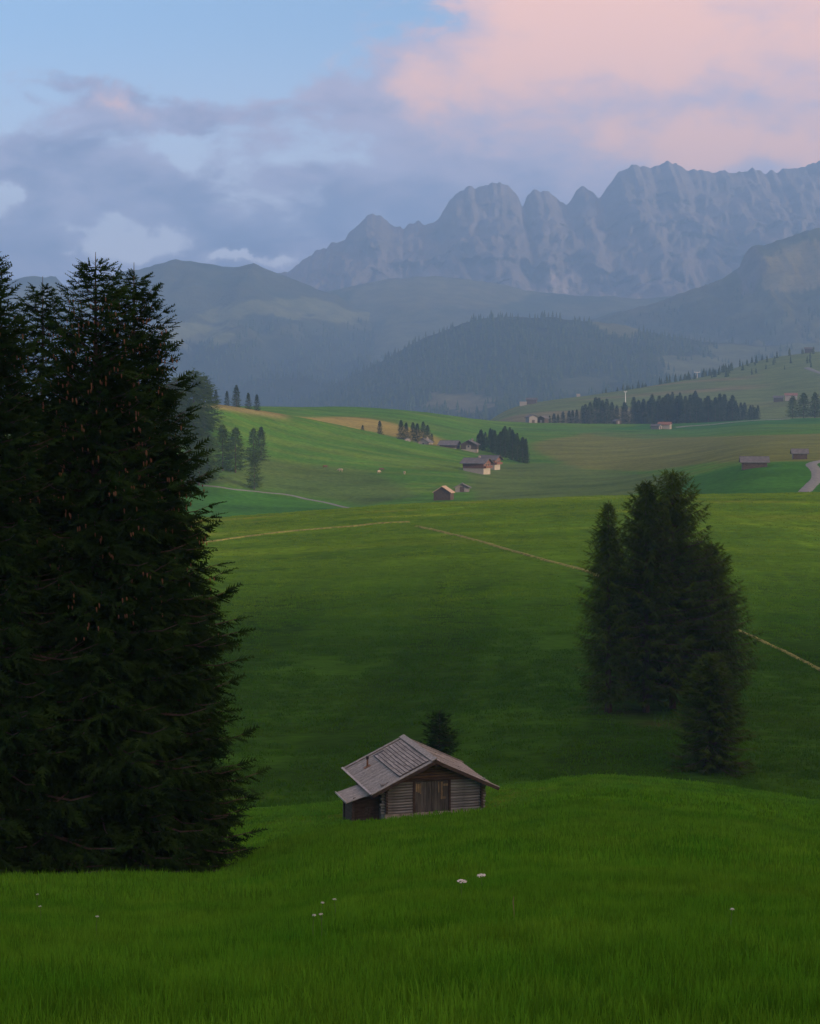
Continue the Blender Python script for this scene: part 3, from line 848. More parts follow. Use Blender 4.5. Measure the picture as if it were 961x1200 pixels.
def build_tree(name, label, cat, loc, h, prof, seed, mat, r0, group=None, cones=0, limbs_on=True, **kw):
    t = thing(name, label, cat, loc, 0.0, group)
    V, F, limbs, cs = conifer(h, prof, seed, **kw)
    mesh_obj('crown', V, F, mat, t)
    g = [trunk_geo(h, r0, kw.get('tops'))]
    v, f = merge_geo(g)
    mesh_obj('trunk', v, f, M['bark'], t, smooth=True)
    if limbs_on:
        parts = [tube_geo([p for p in P[::2]] + [P[-1]], [w, w * 0.7, w * 0.45, w * 0.2], 3) for P, w in limbs]
        v, f = merge_geo(parts)
        o = mesh_obj('branches', v, f, M['bark'], t); o['kind'] = 'stuff'
    if cones:
        r = np.random.default_rng(seed + 5)
        pick = r.choice(len(cs), min(cones, len(cs)), replace=False)
        parts = []
        for i in pick:
            for _ in range(r.integers(1, 4)):
                p = cs[i] + r.normal(0, 0.12, 3) * np.array([1, 1, 0.4]); ln = r.uniform(0.11, 0.17)
                parts.append(tube_geo([p, p + np.array([0.004, 0, -0.03]), p + np.array([0.008, 0, -ln * 0.6]), p + np.array([0.01, 0, -ln])], [0.008, 0.024, 0.022, 0.006], 5))
        v, f = merge_geo(parts)
        o = mesh_obj('cones', v, f, M['cone'], t); o['kind'] = 'stuff'
    return t

def pw(r, e, top=0.0):
    return lambda f: (top + r * max(0.0, 1 - f) ** e) * (0.80 + 0.20 * min(1.0, f / 0.10))

# big spruces on the left
def spruce_at(px, Y, topy):
    p = at(px, Y)
    return p, (HY - topy) / FPX * Y - p.z

p, h = spruce_at(112, 56, 306)
build_tree('spruce_tree', 'tall dark spruce hung with brown cones, middle of the big group at left', 'tree', p, h, pw(4.4, 0.70, 0.12), 11, M['spruce'], 0.34,
           group='big spruces beside the viewpoint', cones=240, backthin=0.5, per=9, whorl=0.36, lenvar=0.10, hang=0.12, roll=0.9)
p, h = spruce_at(157, 57.5, 318)
build_tree('spruce_tree', 'dark spruce with cones at the right-hand edge of the big left group', 'tree', p, h, pw(4.25, 0.74, 0.15), 23, M['spruce'], 0.32,
           group='big spruces beside the viewpoint', cones=160, backthin=0.5, per=9, whorl=0.36, lenvar=0.10, hang=0.12, roll=0.9)
p, h = spruce_at(-22, 54, 288)
build_tree('spruce_tree', 'dark spruce cut off by the left edge of the picture', 'tree', p, h, pw(4.6, 0.68), 37, M['spruce'], 0.34,
           group='big spruces beside the viewpoint', cones=60, backthin=0.5, per=9, whorl=0.36, lenvar=0.10, hang=0.12, roll=0.9)
p, h = spruce_at(50, 59.5, 334)
build_tree('spruce_tree', 'slimmer spruce with an airy double top, second from the left edge', 'tree', p, h, pw(3.6, 0.72, 0.15), 41, M['spruce'], 0.28,
           group='big spruces beside the viewpoint', cones=40, backthin=0.45, per=8, whorl=0.40, lenvar=0.18, hang=0.10, roll=0.9)

# larch clump on the right
LP = dict(whorl=0.42, per=8, spacing=0.33, shoot=0.72, pairs=5, width=0.15, roll=1.0, second=False, droop=0.45, a_top=0.75, a_low=-0.05, upturn=-0.05, hang=0.55, lenvar=0.20, low=0.07, gap=0.06)
def rounded(r, e=0.55):
    return lambda f: r * (1 - max(0.0, f) ** 1.6) ** (e + 0.2) * (0.62 + 0.38 * min(1.0, f / 0.35))
for (px, Y, topy, r_, seed, label) in (
        (788, 190, 551, 7.4, 51, 'tallest full-crowned larch in the clump right of the hut'),
        (757, 187, 563, 5.2, 52, 'dark larch close against the tallest one, on its left'),
        (713, 186, 588, 3.4, 53, 'narrow larch at the left end of the right-hand clump'),
        (834, 191, 636, 4.9, 54, 'lower larch with long side limbs at the right end of the clump')):
    p, h = spruce_at(px, Y, topy)
    build_tree('larch_tree', label, 'tree', p, h, rounded(r_), seed, M['larch'], 0.36, group='larch clump right of the hut', **LP)
p, h = spruce_at(832, 157, 768)
build_tree('spruce_tree', 'small dark spruce in front of the larch clump in the hollow', 'tree', p, h, pw(3.9, 0.66), 61, M['larch'], 0.2,
           whorl=0.34, per=9, spacing=0.26, shoot=0.6, pairs=5, width=0.18, second=False, hang=0.15, low=0.02, lenvar=0.2, roll=0.9)
p, h = spruce_at(515, 123, 837)
build_tree('young_pine', 'small rounded dark pine just behind the hut roof', 'tree', p, h, (lambda f: 1.25 * (1 - f ** 3) ** 0.6 * (0.7 + 0.3 * min(1, f / 0.3))), 63, M['spruce'], 0.12,
           whorl=0.25, per=9, spacing=0.22, shoot=0.5, pairs=5, width=0.17, second=False, low=0.05)

# mid-distance conifers: a few shared crown meshes, each tree its own thing
def mid_variants(kind, n, seed0):
    out = []
    for i in range(n):
        if kind == 'spruce':
            V, F, _, _ = conifer(20.0, pw(3.7 + 0.5 * (i % 3), 0.78, 0.05), seed0 + i, whorl=0.75, per=8, spacing=0.7, shoot=1.1, pairs=4, width=0.24, second=False, droop=0.2, low=0.02, lenvar=0.2)
        else:
            V, F, _, _ = conifer(20.0, rounded(4.0 + 0.5 * (i % 3), 0.65), seed0 + i, whorl=0.85, per=7, spacing=0.7, shoot=1.2, pairs=5, width=0.20, second=False, droop=0.35, low=0.10, hang=0.2, a_top=0.4)
        c = mesh_obj('crown', V, F, M['far_spruce'] if kind == 'spruce' else M['larch'], data_only=True)
        v, f = tube_geo([(0, 0, -1.5), (0, 0, 8), (0, 0, 19.6)], [0.32, 0.22, 0.03], 6)
        tr = mesh_obj('trunk', v, f, M['bark'], data_only=True)
        out.append((c, tr))
    return out
VS = mid_variants('spruce', 5, 300)
VL = mid_variants('larch', 3, 330)
trng = random.Random(5)
def mid_tree(kind, px, basey, topy, y0, y1, label, group=None, name=None, Y=None, wide=1.0):
    p = at(px, Y) if Y else hit(px, basey, y0, y1)
    hh = (HY - topy) / FPX * p.y - p.z
    hh = max(hh, 2.0)
    c, tr = trng.choice(VS if kind == 'spruce' else VL)
    t = thing(name or kind + '_tree', label, 'tree', p, trng.uniform(0, 6.28), group)
    s = hh / 20.0
    t.scale = (s * wide, s * wide, s)
    link('crown', c, t); link('trunk', tr, t)
    return t

g1 = 'larches on the slope beside the big spruces'
for px, b, tp, w, nm_ in ((198, 520, 446, 1.3, 'leftmost'), (207, 518, 440, 1.3, 'second'), (216, 514, 444, 1.3, 'third'), (227, 512, 433, 1.6, 'fourth and tallest'), (239, 508, 439, 1.4, 'rightmost')):
    mid_tree('larch', px, b, tp, 560, 860, 'hazy larch, ' + nm_ + ' in the upper stand beside the big spruces', g1, wide=w)
for px, b, tp, w, nm_ in ((224, 566, 505, 1.4, 'left'), (233, 569, 500, 1.4, 'middle'), (243, 565, 505, 1.4, 'right')):
    mid_tree('larch', px, b, tp, 560, 860, 'hazy larch, ' + nm_ + ' one of the lower stand just above the green field', g1, wide=w)
mid_tree('larch', 261, 552, 496, 560, 860, 'left of two larches on the grassy bank below the pasture crest', g1)
mid_tree('larch', 276, 554, 500, 560, 860, 'right of two larches on the grassy bank below the pasture crest', g1, wide=1.1)
mid_tree('larch', 297, 541, 501, 560, 860, 'slender larch left in the isolated trio on the pasture bank', g1)
mid_tree('spruce', 306, 539, 500, 560, 860, 'dark spruce right in the isolated trio on the pasture bank', g1)
mid_tree('larch', 298, 574, 528, 560, 860, 'larch lowest in the isolated trio, standing by the gravel track', g1)
g2 = 'spruces along the left pasture crest'
for px, tp, lab, w in ((246, 452, 'small dark spruce at the left end of the row on the pasture crest', 1), (253, 457, 'small dark spruce second from the left on the pasture crest', 1),
                    (266, 458, 'short dark spruce third from the left on the pasture crest', 1), (277, 451, 'tallest spruce of the row on the pasture crest', 1.2),
                    (291, 460, 'dark spruce second from the right on the pasture crest', 1.1), (301, 462, 'dark spruce at the right end of the row on the pasture crest', 1.1)):
    mid_tree('spruce', px, 0, tp, 0, 0, lab, g2, Y=836, wide=w)
mid_tree('spruce', 445, 0, 493, 0, 0, 'lone small spruce on the pasture brow left of the seven', None, Y=900)
mid_tree('spruce', 425, 0, 498, 0, 0, 'tiny round conifer left of the lone spruce on the brow', None, Y=895, wide=1.6)
g3 = 'spruce grove half sunk behind the pasture brow'
for (px, tp), nm_ in zip(((470, 492), (476, 495), (484, 495), (489, 496), (496, 494), (501, 498), (506, 508)), ('leftmost', 'second from the left', 'third from the left', 'middle', 'third from the right', 'second from the right', 'rightmost')):
    mid_tree('spruce', px, 0, tp, 0, 0, 'dark spruce, ' + nm_ + ' in the small grove by the pale-roofed house', g3, wide=1.15, Y=945 + trng.uniform(-12, 12))
g4 = 'dense spruce grove beside the chalets'
base = [(553, 527), (570, 528), (585, 534), (600, 539), (620, 544)]
k = 0
for row in range(3):
    for px in np.arange(556 + 3 * row, 621, 6.2):
        px = float(px) + trng.uniform(-1.5, 1.5)
        by = np.interp(px, [q[0] for q in base], [q[1] for q in base]) - 3.5 * row
        ty = np.interp(px, [553, 562, 575, 590, 605, 615, 622], [514, 506, 504, 501, 505, 513, 522]) + trng.choice((-2.5, -1, 1, 4, 7))
        mid_tree('spruce', px, by, ty, 780, 1150, 'dark spruce in the dense grove behind the paired chalets', g4, wide=trng.uniform(0.75, 1.0))
g5 = 'hazy spruce belt left of the lift mast'
for px in np.arange(645, 726, 5.2):
    px = float(px) + trng.uniform(-1.5, 1.5)
    ty = np.interp(px, [642, 655, 675, 690, 700, 712, 724], [488, 481, 478, 472, 464, 465, 478]) + trng.choice((-2, 0, 2, 4))
    mid_tree('spruce', px, 0, ty, 0, 0, 'hazy spruce in the tree belt left of the pale mast', g5, Y=1420 + trng.uniform(-25, 30), wide=trng.uniform(0.8, 1.15))
mid_tree('spruce', 732, 0, 471, 0, 0, 'single hazy spruce between the two tree belts', None, Y=1440, wide=1.1)
g6 = 'hazy spruce belt right of the lift mast'
for row in range(2):
    for px in np.arange(742 + 2 * row, 893, 5.6):
        px = float(px) + trng.uniform(-1.8, 1.8)
        ty = np.interp(px, [740, 760, 790, 815, 840, 860, 868, 893], [468, 464, 463, 465, 463, 465, 474, 475]) + trng.choice((-2.5, 0, 2, 5))
        mid_tree('spruce', px, 0, ty, 0, 0, 'hazy spruce in the long tree belt beyond the red-roofed farm', g6, Y=1420 + 45 * row + trng.uniform(-20, 20), wide=trng.uniform(0.8, 1.1))
for px, tp in ((788, 459), (797, 460), (815, 458)):
    mid_tree('spruce', px, 0, tp, 0, 0, 'taller hazy spruce poking above the long tree belt', g6, Y=1560)
g7 = 'trees at the right edge beyond the meadow'
for px, tp, lab in ((929, 463, 'slender tree, leftmost of those at the right edge'), (942, 460, 'rounded tree in the middle of those at the right edge'),
                    (955, 459, 'broad tree at the very right edge of the picture'), (966, 456, 'broad tree at the very right edge of the picture')):
    mid_tree('larch', px, 0, tp, 0, 0, lab, g7, Y=1255, wide=1.25)
for px, tp in ((622, 491), (629, 490), (617, 494)):
    mid_tree('spruce', px, 0, tp, 0, 0, 'tiny spruce peeping over the crest behind the two hilltop huts', 'tiny spruces behind the hilltop huts', Y=1285)
for px, tp in ((772, 500), (778, 499)):
    mid_tree('spruce', px, 0, tp, 0, 0, 'small dark bush between the two farm sheds', 'bushes at the red-roofed farm', name='dark_bush', Y=1175, wide=2.2)

# ------------------------------------------------------------------ far forests (one mass each)
def far_tree_template(seed):
    r = np.random.default_rng(seed)
    V = []; F = []
    for z0, z1, rr in ((0.0, 0.55, 0.20), (0.28, 0.80, 0.155), (0.55, 1.0, 0.10)):
        b = len(V); n = 6; ph = r.uniform(0, 6)
        for k in range(n):
            a = ph + k * 6.283 / n; q = rr * r.uniform(0.75, 1.25)
            V.append((q * math.cos(a), q * math.sin(a), z0 + r.uniform(-0.03, 0.03)))
        V.append((0, 0, z1))
        F += [(b + k, b + (k + 1) % n, b + n) for k in range(n)]
    return np.array(V), np.array(F)

def forest(name, label, XYZ, hs, seed):
    parts_v = []; parts_f = []; off = 0
    r = np.random.default_rng(seed)
    ids = r.integers(0, 4, len(XYZ))
    for v in range(4):
        tV, tF = far_tree_template(seed + v)
        P = XYZ[ids == v]; H = hs[ids == v]
        if not len(P): continue
        W = H * r.uniform(0.85, 1.3, len(P))
        A = np.stack([tV[None, :, 0] * W[:, None], tV[None, :, 1] * W[:, None], tV[None, :, 2] * H[:, None] - 0.5], -1) + P[:, None, :]
        Fi = tF[None] + (np.arange(len(P)) * len(tV))[:, None, None] + off
        parts_v.append(A.reshape(-1, 3)); parts_f.append(Fi.reshape(-1, 3)); off += len(P) * len(tV)
    o = mesh_obj(name, np.concatenate(parts_v), np.concatenate(parts_f), M['far_spruce'])
    tag(o, label, 'forest', kind='stuff')
    return o

def scatter_on(Xg, Yg, Zg, S, FR, n, keep, seed, hmin, hmax):
    """random points on the front slope of a hill mesh, kept where keep(px, py, X, Y) holds"""
    r = np.random.default_rng(seed)
    rows = int(FR[:, 0].sum())
    fi = r.uniform(0, rows - 1.001, n); fj = r.uniform(0, Xg.shape[1] - 1.001, n)
    i = fi.astype(int); j = fj.astype(int); a = fi - i; b = fj - j
    def bl(G):
        return (G[i, j] * (1 - b) + G[i, j + 1] * b) * (1 - a) + (G[i + 1, j] * (1 - b) + G[i + 1, j + 1] * b) * a
    x, y, z = bl(Xg), bl(Yg), bl(Zg)
    px = CX + FPX * x / y; py = HY - FPX * z / y
    k = keep(px, py, x, y) & (px > -120) & (px < 1090) & (py < 520)
    P = np.stack([x, y, z], -1)[k]
    return P, r.uniform(hmin, hmax, len(P))

def keep_wood(px, py, x, y):
    k = np.ones(len(px), bool)
    jx = px + 44 * (fbm(x / 130 + 11, y / 130, oct=4) - 0.5); jy = py + 26 * (fbm(x / 130 + 40, y / 130, oct=4) - 0.5)
    for poly, _, _ in wood_patches: k &= ~in_poly(jx, jy, poly)
    k |= (fbm(x / 60, y / 60, oct=3) > 0.66) & (px > 760)
    return k
P, H = scatter_on(WX, WY, WZ, WS, WF, 24000, keep_wood, 71, 11, 24)
forest('spruce_forest', 'dense dark spruce forest covering the low hill in the valley', P, H, 80)
def keep_left(px, py, x, y):
    jx = px + 44 * (fbm(x / 130 + 6, y / 130, oct=4) - 0.5); jy = py + 26 * (fbm(x / 130 + 40, y / 130, oct=4) - 0.5)
    k = (jy > 396) | ((jy > 378) & (jx > 430)) | ((jy > 372) & (jx < 200)) | ((jy > 380) & (jx > 285))
    for poly, _, _ in left_patches[1:]: k &= ~in_poly(jx, jy, poly)
    return k & (px < 640)
P, H = scatter_on(LX, LY, LZ, LS, LF, 26000, keep_left, 72, 12, 25)
forest('spruce_forest', 'blue-hazed spruce forest on the lower flank of the left ridge', P, H, 90)
def keep_spur(px, py, x, y):
    k = (fbm(x / 120 + 5, y / 160, oct=4) > 0.52 - 0.16 * sstep(350, 400, py)) & (py > 335) & (px > 640)
    return k & ~((px > 886) & (py < 350))
P, H = scatter_on(SX, SY, SZ, S_S, SF, 9000, keep_spur, 73, 11, 20)
forest('spruce_forest', 'scattered spruce woods on the foot of the right-hand spur', P, H, 97)
# tree lines on the far right pasture
r = np.random.default_rng(4)
P = []; H = []
for (xa, ya, xb, yb, n) in ((700, 462, 760, 452, 40), (770, 452, 858, 436, 90), (905, 424, 961, 414, 14), (862, 430, 915, 422, 14)):
    for i in range(n):
        t = r.random(); px = xa + (xb - xa) * t
        Y_ = 2050 + r.uniform(-60, 160); X_ = (px - CX) / FPX * Y_
        p_ = Vector((X_, Y_, gz(X_, Y_))); P.append(p_[:]); H.append(r.uniform(6, 12))
forest('tree_belt', 'broken lines of hazy trees on the far right pasture', np.array(P), np.array(H), 95)

# ------------------------------------------------------------------ tracks and roads
def ribbon(name, label, pts, width, mat, y0, y1, lift, n=60, jitter=0.0, seed=1):
    P3 = [hit(a, b, y0, y1) for a, b in pts]
    d = np.concatenate([[0], np.cumsum([(P3[i + 1] - P3[i]).length for i in range(len(P3) - 1)])])
    q = np.linspace(0, d[-1], n)
    xs = pchip(d, np.array([p.x for p in P3]), q); ys_ = pchip(d, np.array([p.y for p in P3]), q)
    r = np.random.default_rng(seed)
    tx = np.gradient(xs); ty = np.gradient(ys_); ln = np.hypot(tx, ty) + 1e-9
    nx_, ny_ = -ty / ln, tx / ln
    V = []
    m = 4
    for k in range(m + 1):
        s = (k / m - 0.5)
        wv_ = width * s * (1 + jitter * r.normal(0, 1, n))
        X_ = xs + nx_ * wv_; Y_ = ys_ + ny_ * wv_
        e = lift if 0 < k < m else -0.05
        V.append(np.stack([X_, Y_, ground_z(X_, Y_) + e], -1))
    V = np.array(V)
    idx = np.arange((m + 1) * n).reshape(m + 1, n)
    F = np.stack([idx[:-1, :-1], idx[:-1, 1:], idx[1:, 1:], idx[1:, :-1]], -1).reshape(-1, 4)
    o = mesh_obj(name, V.reshape(-1, 3), F, mat, smooth=True)
    tag(o, label, None, kind='structure')
    return o

ribbon('gravel_track', 'pale gravel track bordering the lush field', [(236, 569), (270, 573), (300, 576), (330, 579), (360, 585), (390, 591), (425, 598)], 2.6, M['gravel'], 560, 700, 0.10)
ribbon('gravel_road', 'pale gravel road curving past the right-hand barn', [(942, 577), (950, 569), (958, 560), (957, 552), (951, 545), (958, 541), (975, 538)], 4.6, M['gravel'], 515, 680, 0.14)
ribbon('gravel_path', 'thin pale lane in front of the long tree belt', [(790, 501), (815, 499), (840, 497), (870, 494), (900, 492), (925, 491)], 5.0, M['gravel'], 1050, 1330, 0.25)
ribbon('hill_road', 'pale lane on the far hillside at right', [(945, 431), (953, 434), (961, 437), (975, 440)], 7.0, M['gravel'], 1500, 2200, 0.4)
ribbon('grass_path', 'tan trodden path along the upper meadow, left half', [(238, 636), (290, 629), (340, 623), (400, 618), (440, 614), (480, 612)], 1.6, M['dry_grass'], 250, 448, 0.22, 120, 0.25)
ribbon('grass_path', 'tan trodden path slanting down the upper meadow', [(488, 617), (520, 624), (560, 634), (600, 646), (640, 657), (685, 669), (740, 690)], 1.2, M['dry_grass'], 250, 448, 0.2, 140, 0.25, 2)
ribbon('grass_path', 'tan trodden path at right below the larch clump', [(862, 738), (890, 750), (920, 764), (945, 777), (985, 797)], 0.8, M['dry_grass'], 200, 330, 0.16, 90, 0.2, 3)

# ------------------------------------------------------------------ log hut
HR = HR0
hp = at(508, 100.0)
hut = thing('log_hut', 'weathered log hay hut with grey board roof and plank double door', 'hut', (hp.x, hp.y, hp.z + 0.20), HR)
W2, HL = 2.9, 6.4           # half gable width, length back
PITCH = R(25.0)
TP = math.tan(PITCH)
RH = 3.14                   # ridge height
OV = 0.93                   # eave overhang sideways
def roof_z(x): return RH - abs(x) * TP
# foundation
link('foundation', boxes_mesh('foundation', [(-W2 - 0.05, W2 + 0.05, -0.06, 0.12, -1.2, 0.13), (-W2 - 0.05, -W2 + 0.15, 0.12, HL, -1.2, 0.13),
     (W2 - 0.15, W2 + 0.05, 0.12, HL, -1.2, 0.13), (-W2, W2, HL - 0.15, HL + 0.05, -1.2, 0.13)], M['stone']), hut)
link('inner_wall', boxes_mesh('inner_wall', [(-W2 + 0.1, W2 - 0.1, 0.1, 0.14, 0.0, 1.95), (-W2 + 0.1, -W2 + 0.14, 0.16, HL - 0.1, 0.0, 1.8), (W2 - 0.14, W2 - 0.1, 0.16, HL - 0.1, 0.0, 1.8),
     (-W2 + 0.1, W2 - 0.1, HL - 0.09, HL - 0.05, 0, 1.8)], M['far_wood']), hut)
lrng = random.Random(9)
def log_mesh(L, rad, mat, axis, sides=8):
    V = []; F = []
    n = 7
    for i in range(n):
        u = -L / 2 + L * i / (n - 1)
        for k in range(sides):
            th = 2 * math.pi * (k + 0.5) / sides
            q = rad * (1 + lrng.uniform(-0.05, 0.05))
            c, s_ = 0.86 * q * math.cos(th), q * math.sin(th)
            V.append((u, c, s_) if axis == 'x' else (c, u, s_))
    for i in range(n - 1):
        for k in range(sides):
            f = (i * sides + k, i * sides + (k + 1) % sides, (i + 1) * sides + (k + 1) % sides, (i + 1) * sides + k)
            F.append(f if axis != 'x' else f[::-1])
    F.append(tuple(range(sides))); F.append(tuple((n - 1) * sides + k for k in range(sides))[::-1])
    return mesh_obj('log', V, F, mat, data_only=True)
DL, DR, DT = -1.25, 1.0, 1.98   # door opening
LH = 0.165
for i in range(11):
    z = 0.13 + LH * (i + 0.5)
    e1, e2 = lrng.uniform(0.22, 0.34), lrng.uniform(0.22, 0.34)
    m_ = M['log']
    L1 = DL - (-W2 - e1); L2 = (W2 + e2) - DR
    link('log', log_mesh(L1, LH * 0.50, m_, 'x'), hut, ((-W2 - e1 + DL) / 2, 0, z))
    link('log', log_mesh(L2, LH * 0.50, m_, 'x'), hut, ((W2 + e2 + DR) / 2, 0, z))
z = 0.13 + LH * 11 + LH * 0.5
for i in range(8):                # gable logs above the door, shortened under the roof
    hw = (RH - (z + LH * 0.62)) / TP
    if hw < 0.25: break
    hw = min(hw, W2 + 0.28)
    link('log', log_mesh(2 * hw, LH * 0.50, M['log_brown'] if i < 5 else M['log_side'], 'x'), hut, (0, 0.0 if i else -0.015, z))
    z += LH
for s in (-1, 1):                 # side walls
    for i in range(11):
        zz = 0.13 + LH * (i + 1.0)
        if zz > roof_z(W2) - 0.06: break
        e1 = lrng.uniform(0.20, 0.34)
        link('log', log_mesh(HL + 0.5, LH * 0.50, M['log_side'], 'y'), hut, (s * W2, HL / 2 - 0.25 + 0.25 - e1 * 0.3, zz))
for i in range(17):               # back wall
    zz = 0.13 + LH * (i + 0.5)
    hw = min(W2 + 0.25, (RH - zz - 0.1) / TP)
    if hw < 0.3: break
    link('log', log_mesh(2 * hw, LH * 0.50, M['log_side'], 'x'), hut, (0, HL, zz))
# door: frame posts, lintel, two leaves of vertical planks
link('door_post', boxes_mesh('door_post', [(DL - 0.02, DL + 0.10, -0.12, 0.08, 0.05, DT)], M['far_wood']), hut)
link('door_post', boxes_mesh('door_post', [(DR - 0.10, DR + 0.02, -0.12, 0.08, 0.05, DT)], M['far_wood']), hut)
link('lintel', boxes_mesh('lintel', [(DL - 0.15, DR + 0.15, -0.13, 0.05, DT + 0.002, DT + 0.10)], M['far_wood']), hut)
door = None
for leaf, (xa, xb) in enumerate(((DL + 0.11, -0.13), (-0.11, DR - 0.11))):
    door = link('door_leaf', boxes_mesh('door_leaf', [(xa, xb, 0.0, 0.03, 0.14, DT - 0.03)], M['far_wood']), hut)
    n = 6
    for k in range(n):
        a = xa + (xb - xa) * k / n + 0.006; b = xa + (xb - xa) * (k + 1) / n - 0.006
        dy = lrng.uniform(-0.012, 0.012)
        pale = (leaf == 0 and k == 0) or (leaf == 1 and k in (3,))
        link('plank', boxes_mesh('plank', [(a, b, -0.05 + dy, -0.005, 0.13 + lrng.uniform(0, 0.05), DT - 0.04 - lrng.uniform(0, 0.03))], M['door_plank']), door)
    for (px_a, px_b, za, zb) in ([(xa + 0.06, xa + 0.15, 1.36, 1.82), (xa + 0.17, xa + 0.27, 1.30, 1.80), (xa + 0.30, xa + 0.37, 1.22, 1.84)] if leaf == 0 else [(xb - 0.46, xb - 0.36, 0.85, 1.86), (xb - 0.30, xb - 0.02, 1.62, 1.74), (xb - 0.32, xb - 0.18, 0.86, 1.0), (xb - 0.62, xb - 0.56, 1.25, 1.84)]):
        link('patch_board', boxes_mesh('patch_board', [(px_a, px_b, -0.075, -0.063, za, zb)], M['door_pale']), door)
    link('crossbar', boxes_mesh('crossbar', [(xa + 0.03, xb - 0.03, 0.031, 0.06, 0.5, 0.62)], M['door_plank']), door)
link('sill', boxes_mesh('sill', [(DL, DR, -0.16, 0.05, 0.02, 0.12)], M['stone']), hut)
# roof: rafters, purlin ends, boards
FY, BY = -0.62, HL + 0.55
def roof_xform(side, u, y, off):
    """point on the roof slope: u metres down from the ridge, off metres above the board plane"""
    s, c = math.sin(PITCH), math.cos(PITCH)
    sag = -0.05 * math.sin(math.pi * min(1, max(0, (y - FY) / (BY - FY))))
    return (side * (u * c + off * s), y, RH + 0.06 - u * s + off * c + sag)
def roof_piece(name, side, u0, u1, y0, y1, o0, o1, mat, parent, tilt=0.0, nu=4):
    V = []; F = []
    for k in range(nu + 1):
        u = u0 + (u1 - u0) * k / nu; d = tilt * (k / nu)
        for (y, o) in ((y0, o0), (y1, o0), (y1, o1), (y0, o1)):
            V.append(roof_xform(side, u, y, o + d))
    for k in range(nu):
        for q in range(4):
            a, b = k * 4 + q, k * 4 + (q + 1) % 4
            f = (a, b, b + 4, a + 4)
            F.append(f if side > 0 else f[::-1])
    F.append((3, 2, 1, 0) if side > 0 else (0, 1, 2, 3)); e = nu * 4
    F.append((e, e + 1, e + 2, e + 3) if side > 0 else (e + 3, e + 2, e + 1, e))
    return mesh_obj(name, V, F, mat, parent)
roof = link('roof', boxes_mesh('ridge_beam', [(-0.09, 0.09, FY + 0.05, BY - 0.1, RH - 0.26, RH - 0.06)], M['far_wood']), hut)
UL = (W2 + OV) / math.cos(PITCH)
nb_ = 36
for side in (-1, 1):
    for k in range(nb_):
        y0 = FY + (BY - FY) * k / nb_; y1 = FY + (BY - FY) * (k + 1) / nb_
        u1 = UL + lrng.uniform(-0.04, 0.05)
        split = lrng.uniform(1.6, 2.6)
        if side == 1 and lrng.random() < 0.6:
            roof_piece('roof_board', side, 0.02, split + 0.12, y0 + 0.004, y1 - 0.004, 0.026 + lrng.uniform(0, .01), 0.052 + lrng.uniform(0, .012), M['roof_board'], roof)
            roof_piece('roof_board', side, split, u1, y0 + 0.004, y1 - 0.004, 0, 0.025, M['roof_board'], roof)
        else:
            roof_piece('roof_board', side, 0.02, u1, y0 + 0.004, y1 - 0.004, 0.0, 0.026 + lrng.uniform(0, 0.014), M['roof_board'], roof)
roof_piece('underlay', -1, 0.28, 2.28, FY + 0.55, BY - 0.62, 0.056, 0.066, M['dark_metal'], roof)
# shake courses laid over the upper half of the left slope
nc_ = 9
for c in range(nc_):
    u0 = 0.30 + c * 0.222
    y = FY + 0.52 + lrng.uniform(-0.05, 0.05)
    yend = BY - 0.55 if c < 6 else BY - 1.0
    while y < yend - 0.3:
        L_ = min(lrng.uniform(0.7, 1.5), yend - y)
        o = 0.070 + lrng.uniform(-0.006, 0.008)
        roof_piece('shake', -1, u0 - 0.02, u0 + 0.168, y + 0.02, y + L_ - 0.02, o, o + 0.03, M['roof_shake'], roof, tilt=0.035, nu=1)
        y += L_
# ridge capping, verge boards, eave boards
roof_piece('ridge_board', -1, -0.12, 0.24, FY - 0.03, BY + 0.03, 0.115, 0.145, M['roof_board'], roof, nu=1)
roof_piece('ridge_board', 1, 0.005, 0.26, FY - 0.02, BY + 0.02, 0.075, 0.10, M['trim'], roof, nu=1)
for side in (-1, 1):
    roof_piece('verge_board', side, 0.26, UL + 0.02, FY - 0.045, FY + 0.30, 0.056, 0.088, M['roof_board'] if side < 0 else M['trim'], roof)
    roof_piece('verge_board', side, 0.0, UL + 0.02, FY - 0.05, FY - 0.012, -0.13, 0.05, M['far_wood'], roof)
    roof_piece('verge_board', side, 0.26, UL + 0.02, BY - 0.25, BY + 0.04, 0.056, 0.088, M['roof_board'], roof)
    if side < 0: roof_piece('eave_board', side, UL - 0.02, UL + 0.10, FY - 0.02, BY + 0.02, 0.089, 0.135, M['trim'], roof, nu=1)
for u in (0.55, 1.05, 1.55, 2.05, 2.55, 3.05, 3.55):      # purlin ends showing under the verge
    for side in (-1, 1):
        x, _, zz = roof_xform(side, u, 0, -0.10)
        v, f = tube_geo([(x, FY + 0.14, zz), (x, 0.3, zz)], [0.062, 0.062], 8)
        mesh_obj('purlin_end', v, f, M['stone'], roof)
link('wall_plate', boxes_mesh('wall_plate', [(-W2 - 0.09, -W2 + 0.09, FY + 0.1, BY - 0.1, roof_z(W2) - 0.17, roof_z(W2) - 0.02)], M['log_side']), hut)
link('wall_plate', boxes_mesh('wall_plate', [(W2 - 0.09, W2 + 0.09, FY + 0.1, BY - 0.1, roof_z(W2) - 0.17, roof_z(W2) - 0.02)], M['log_side']), hut)
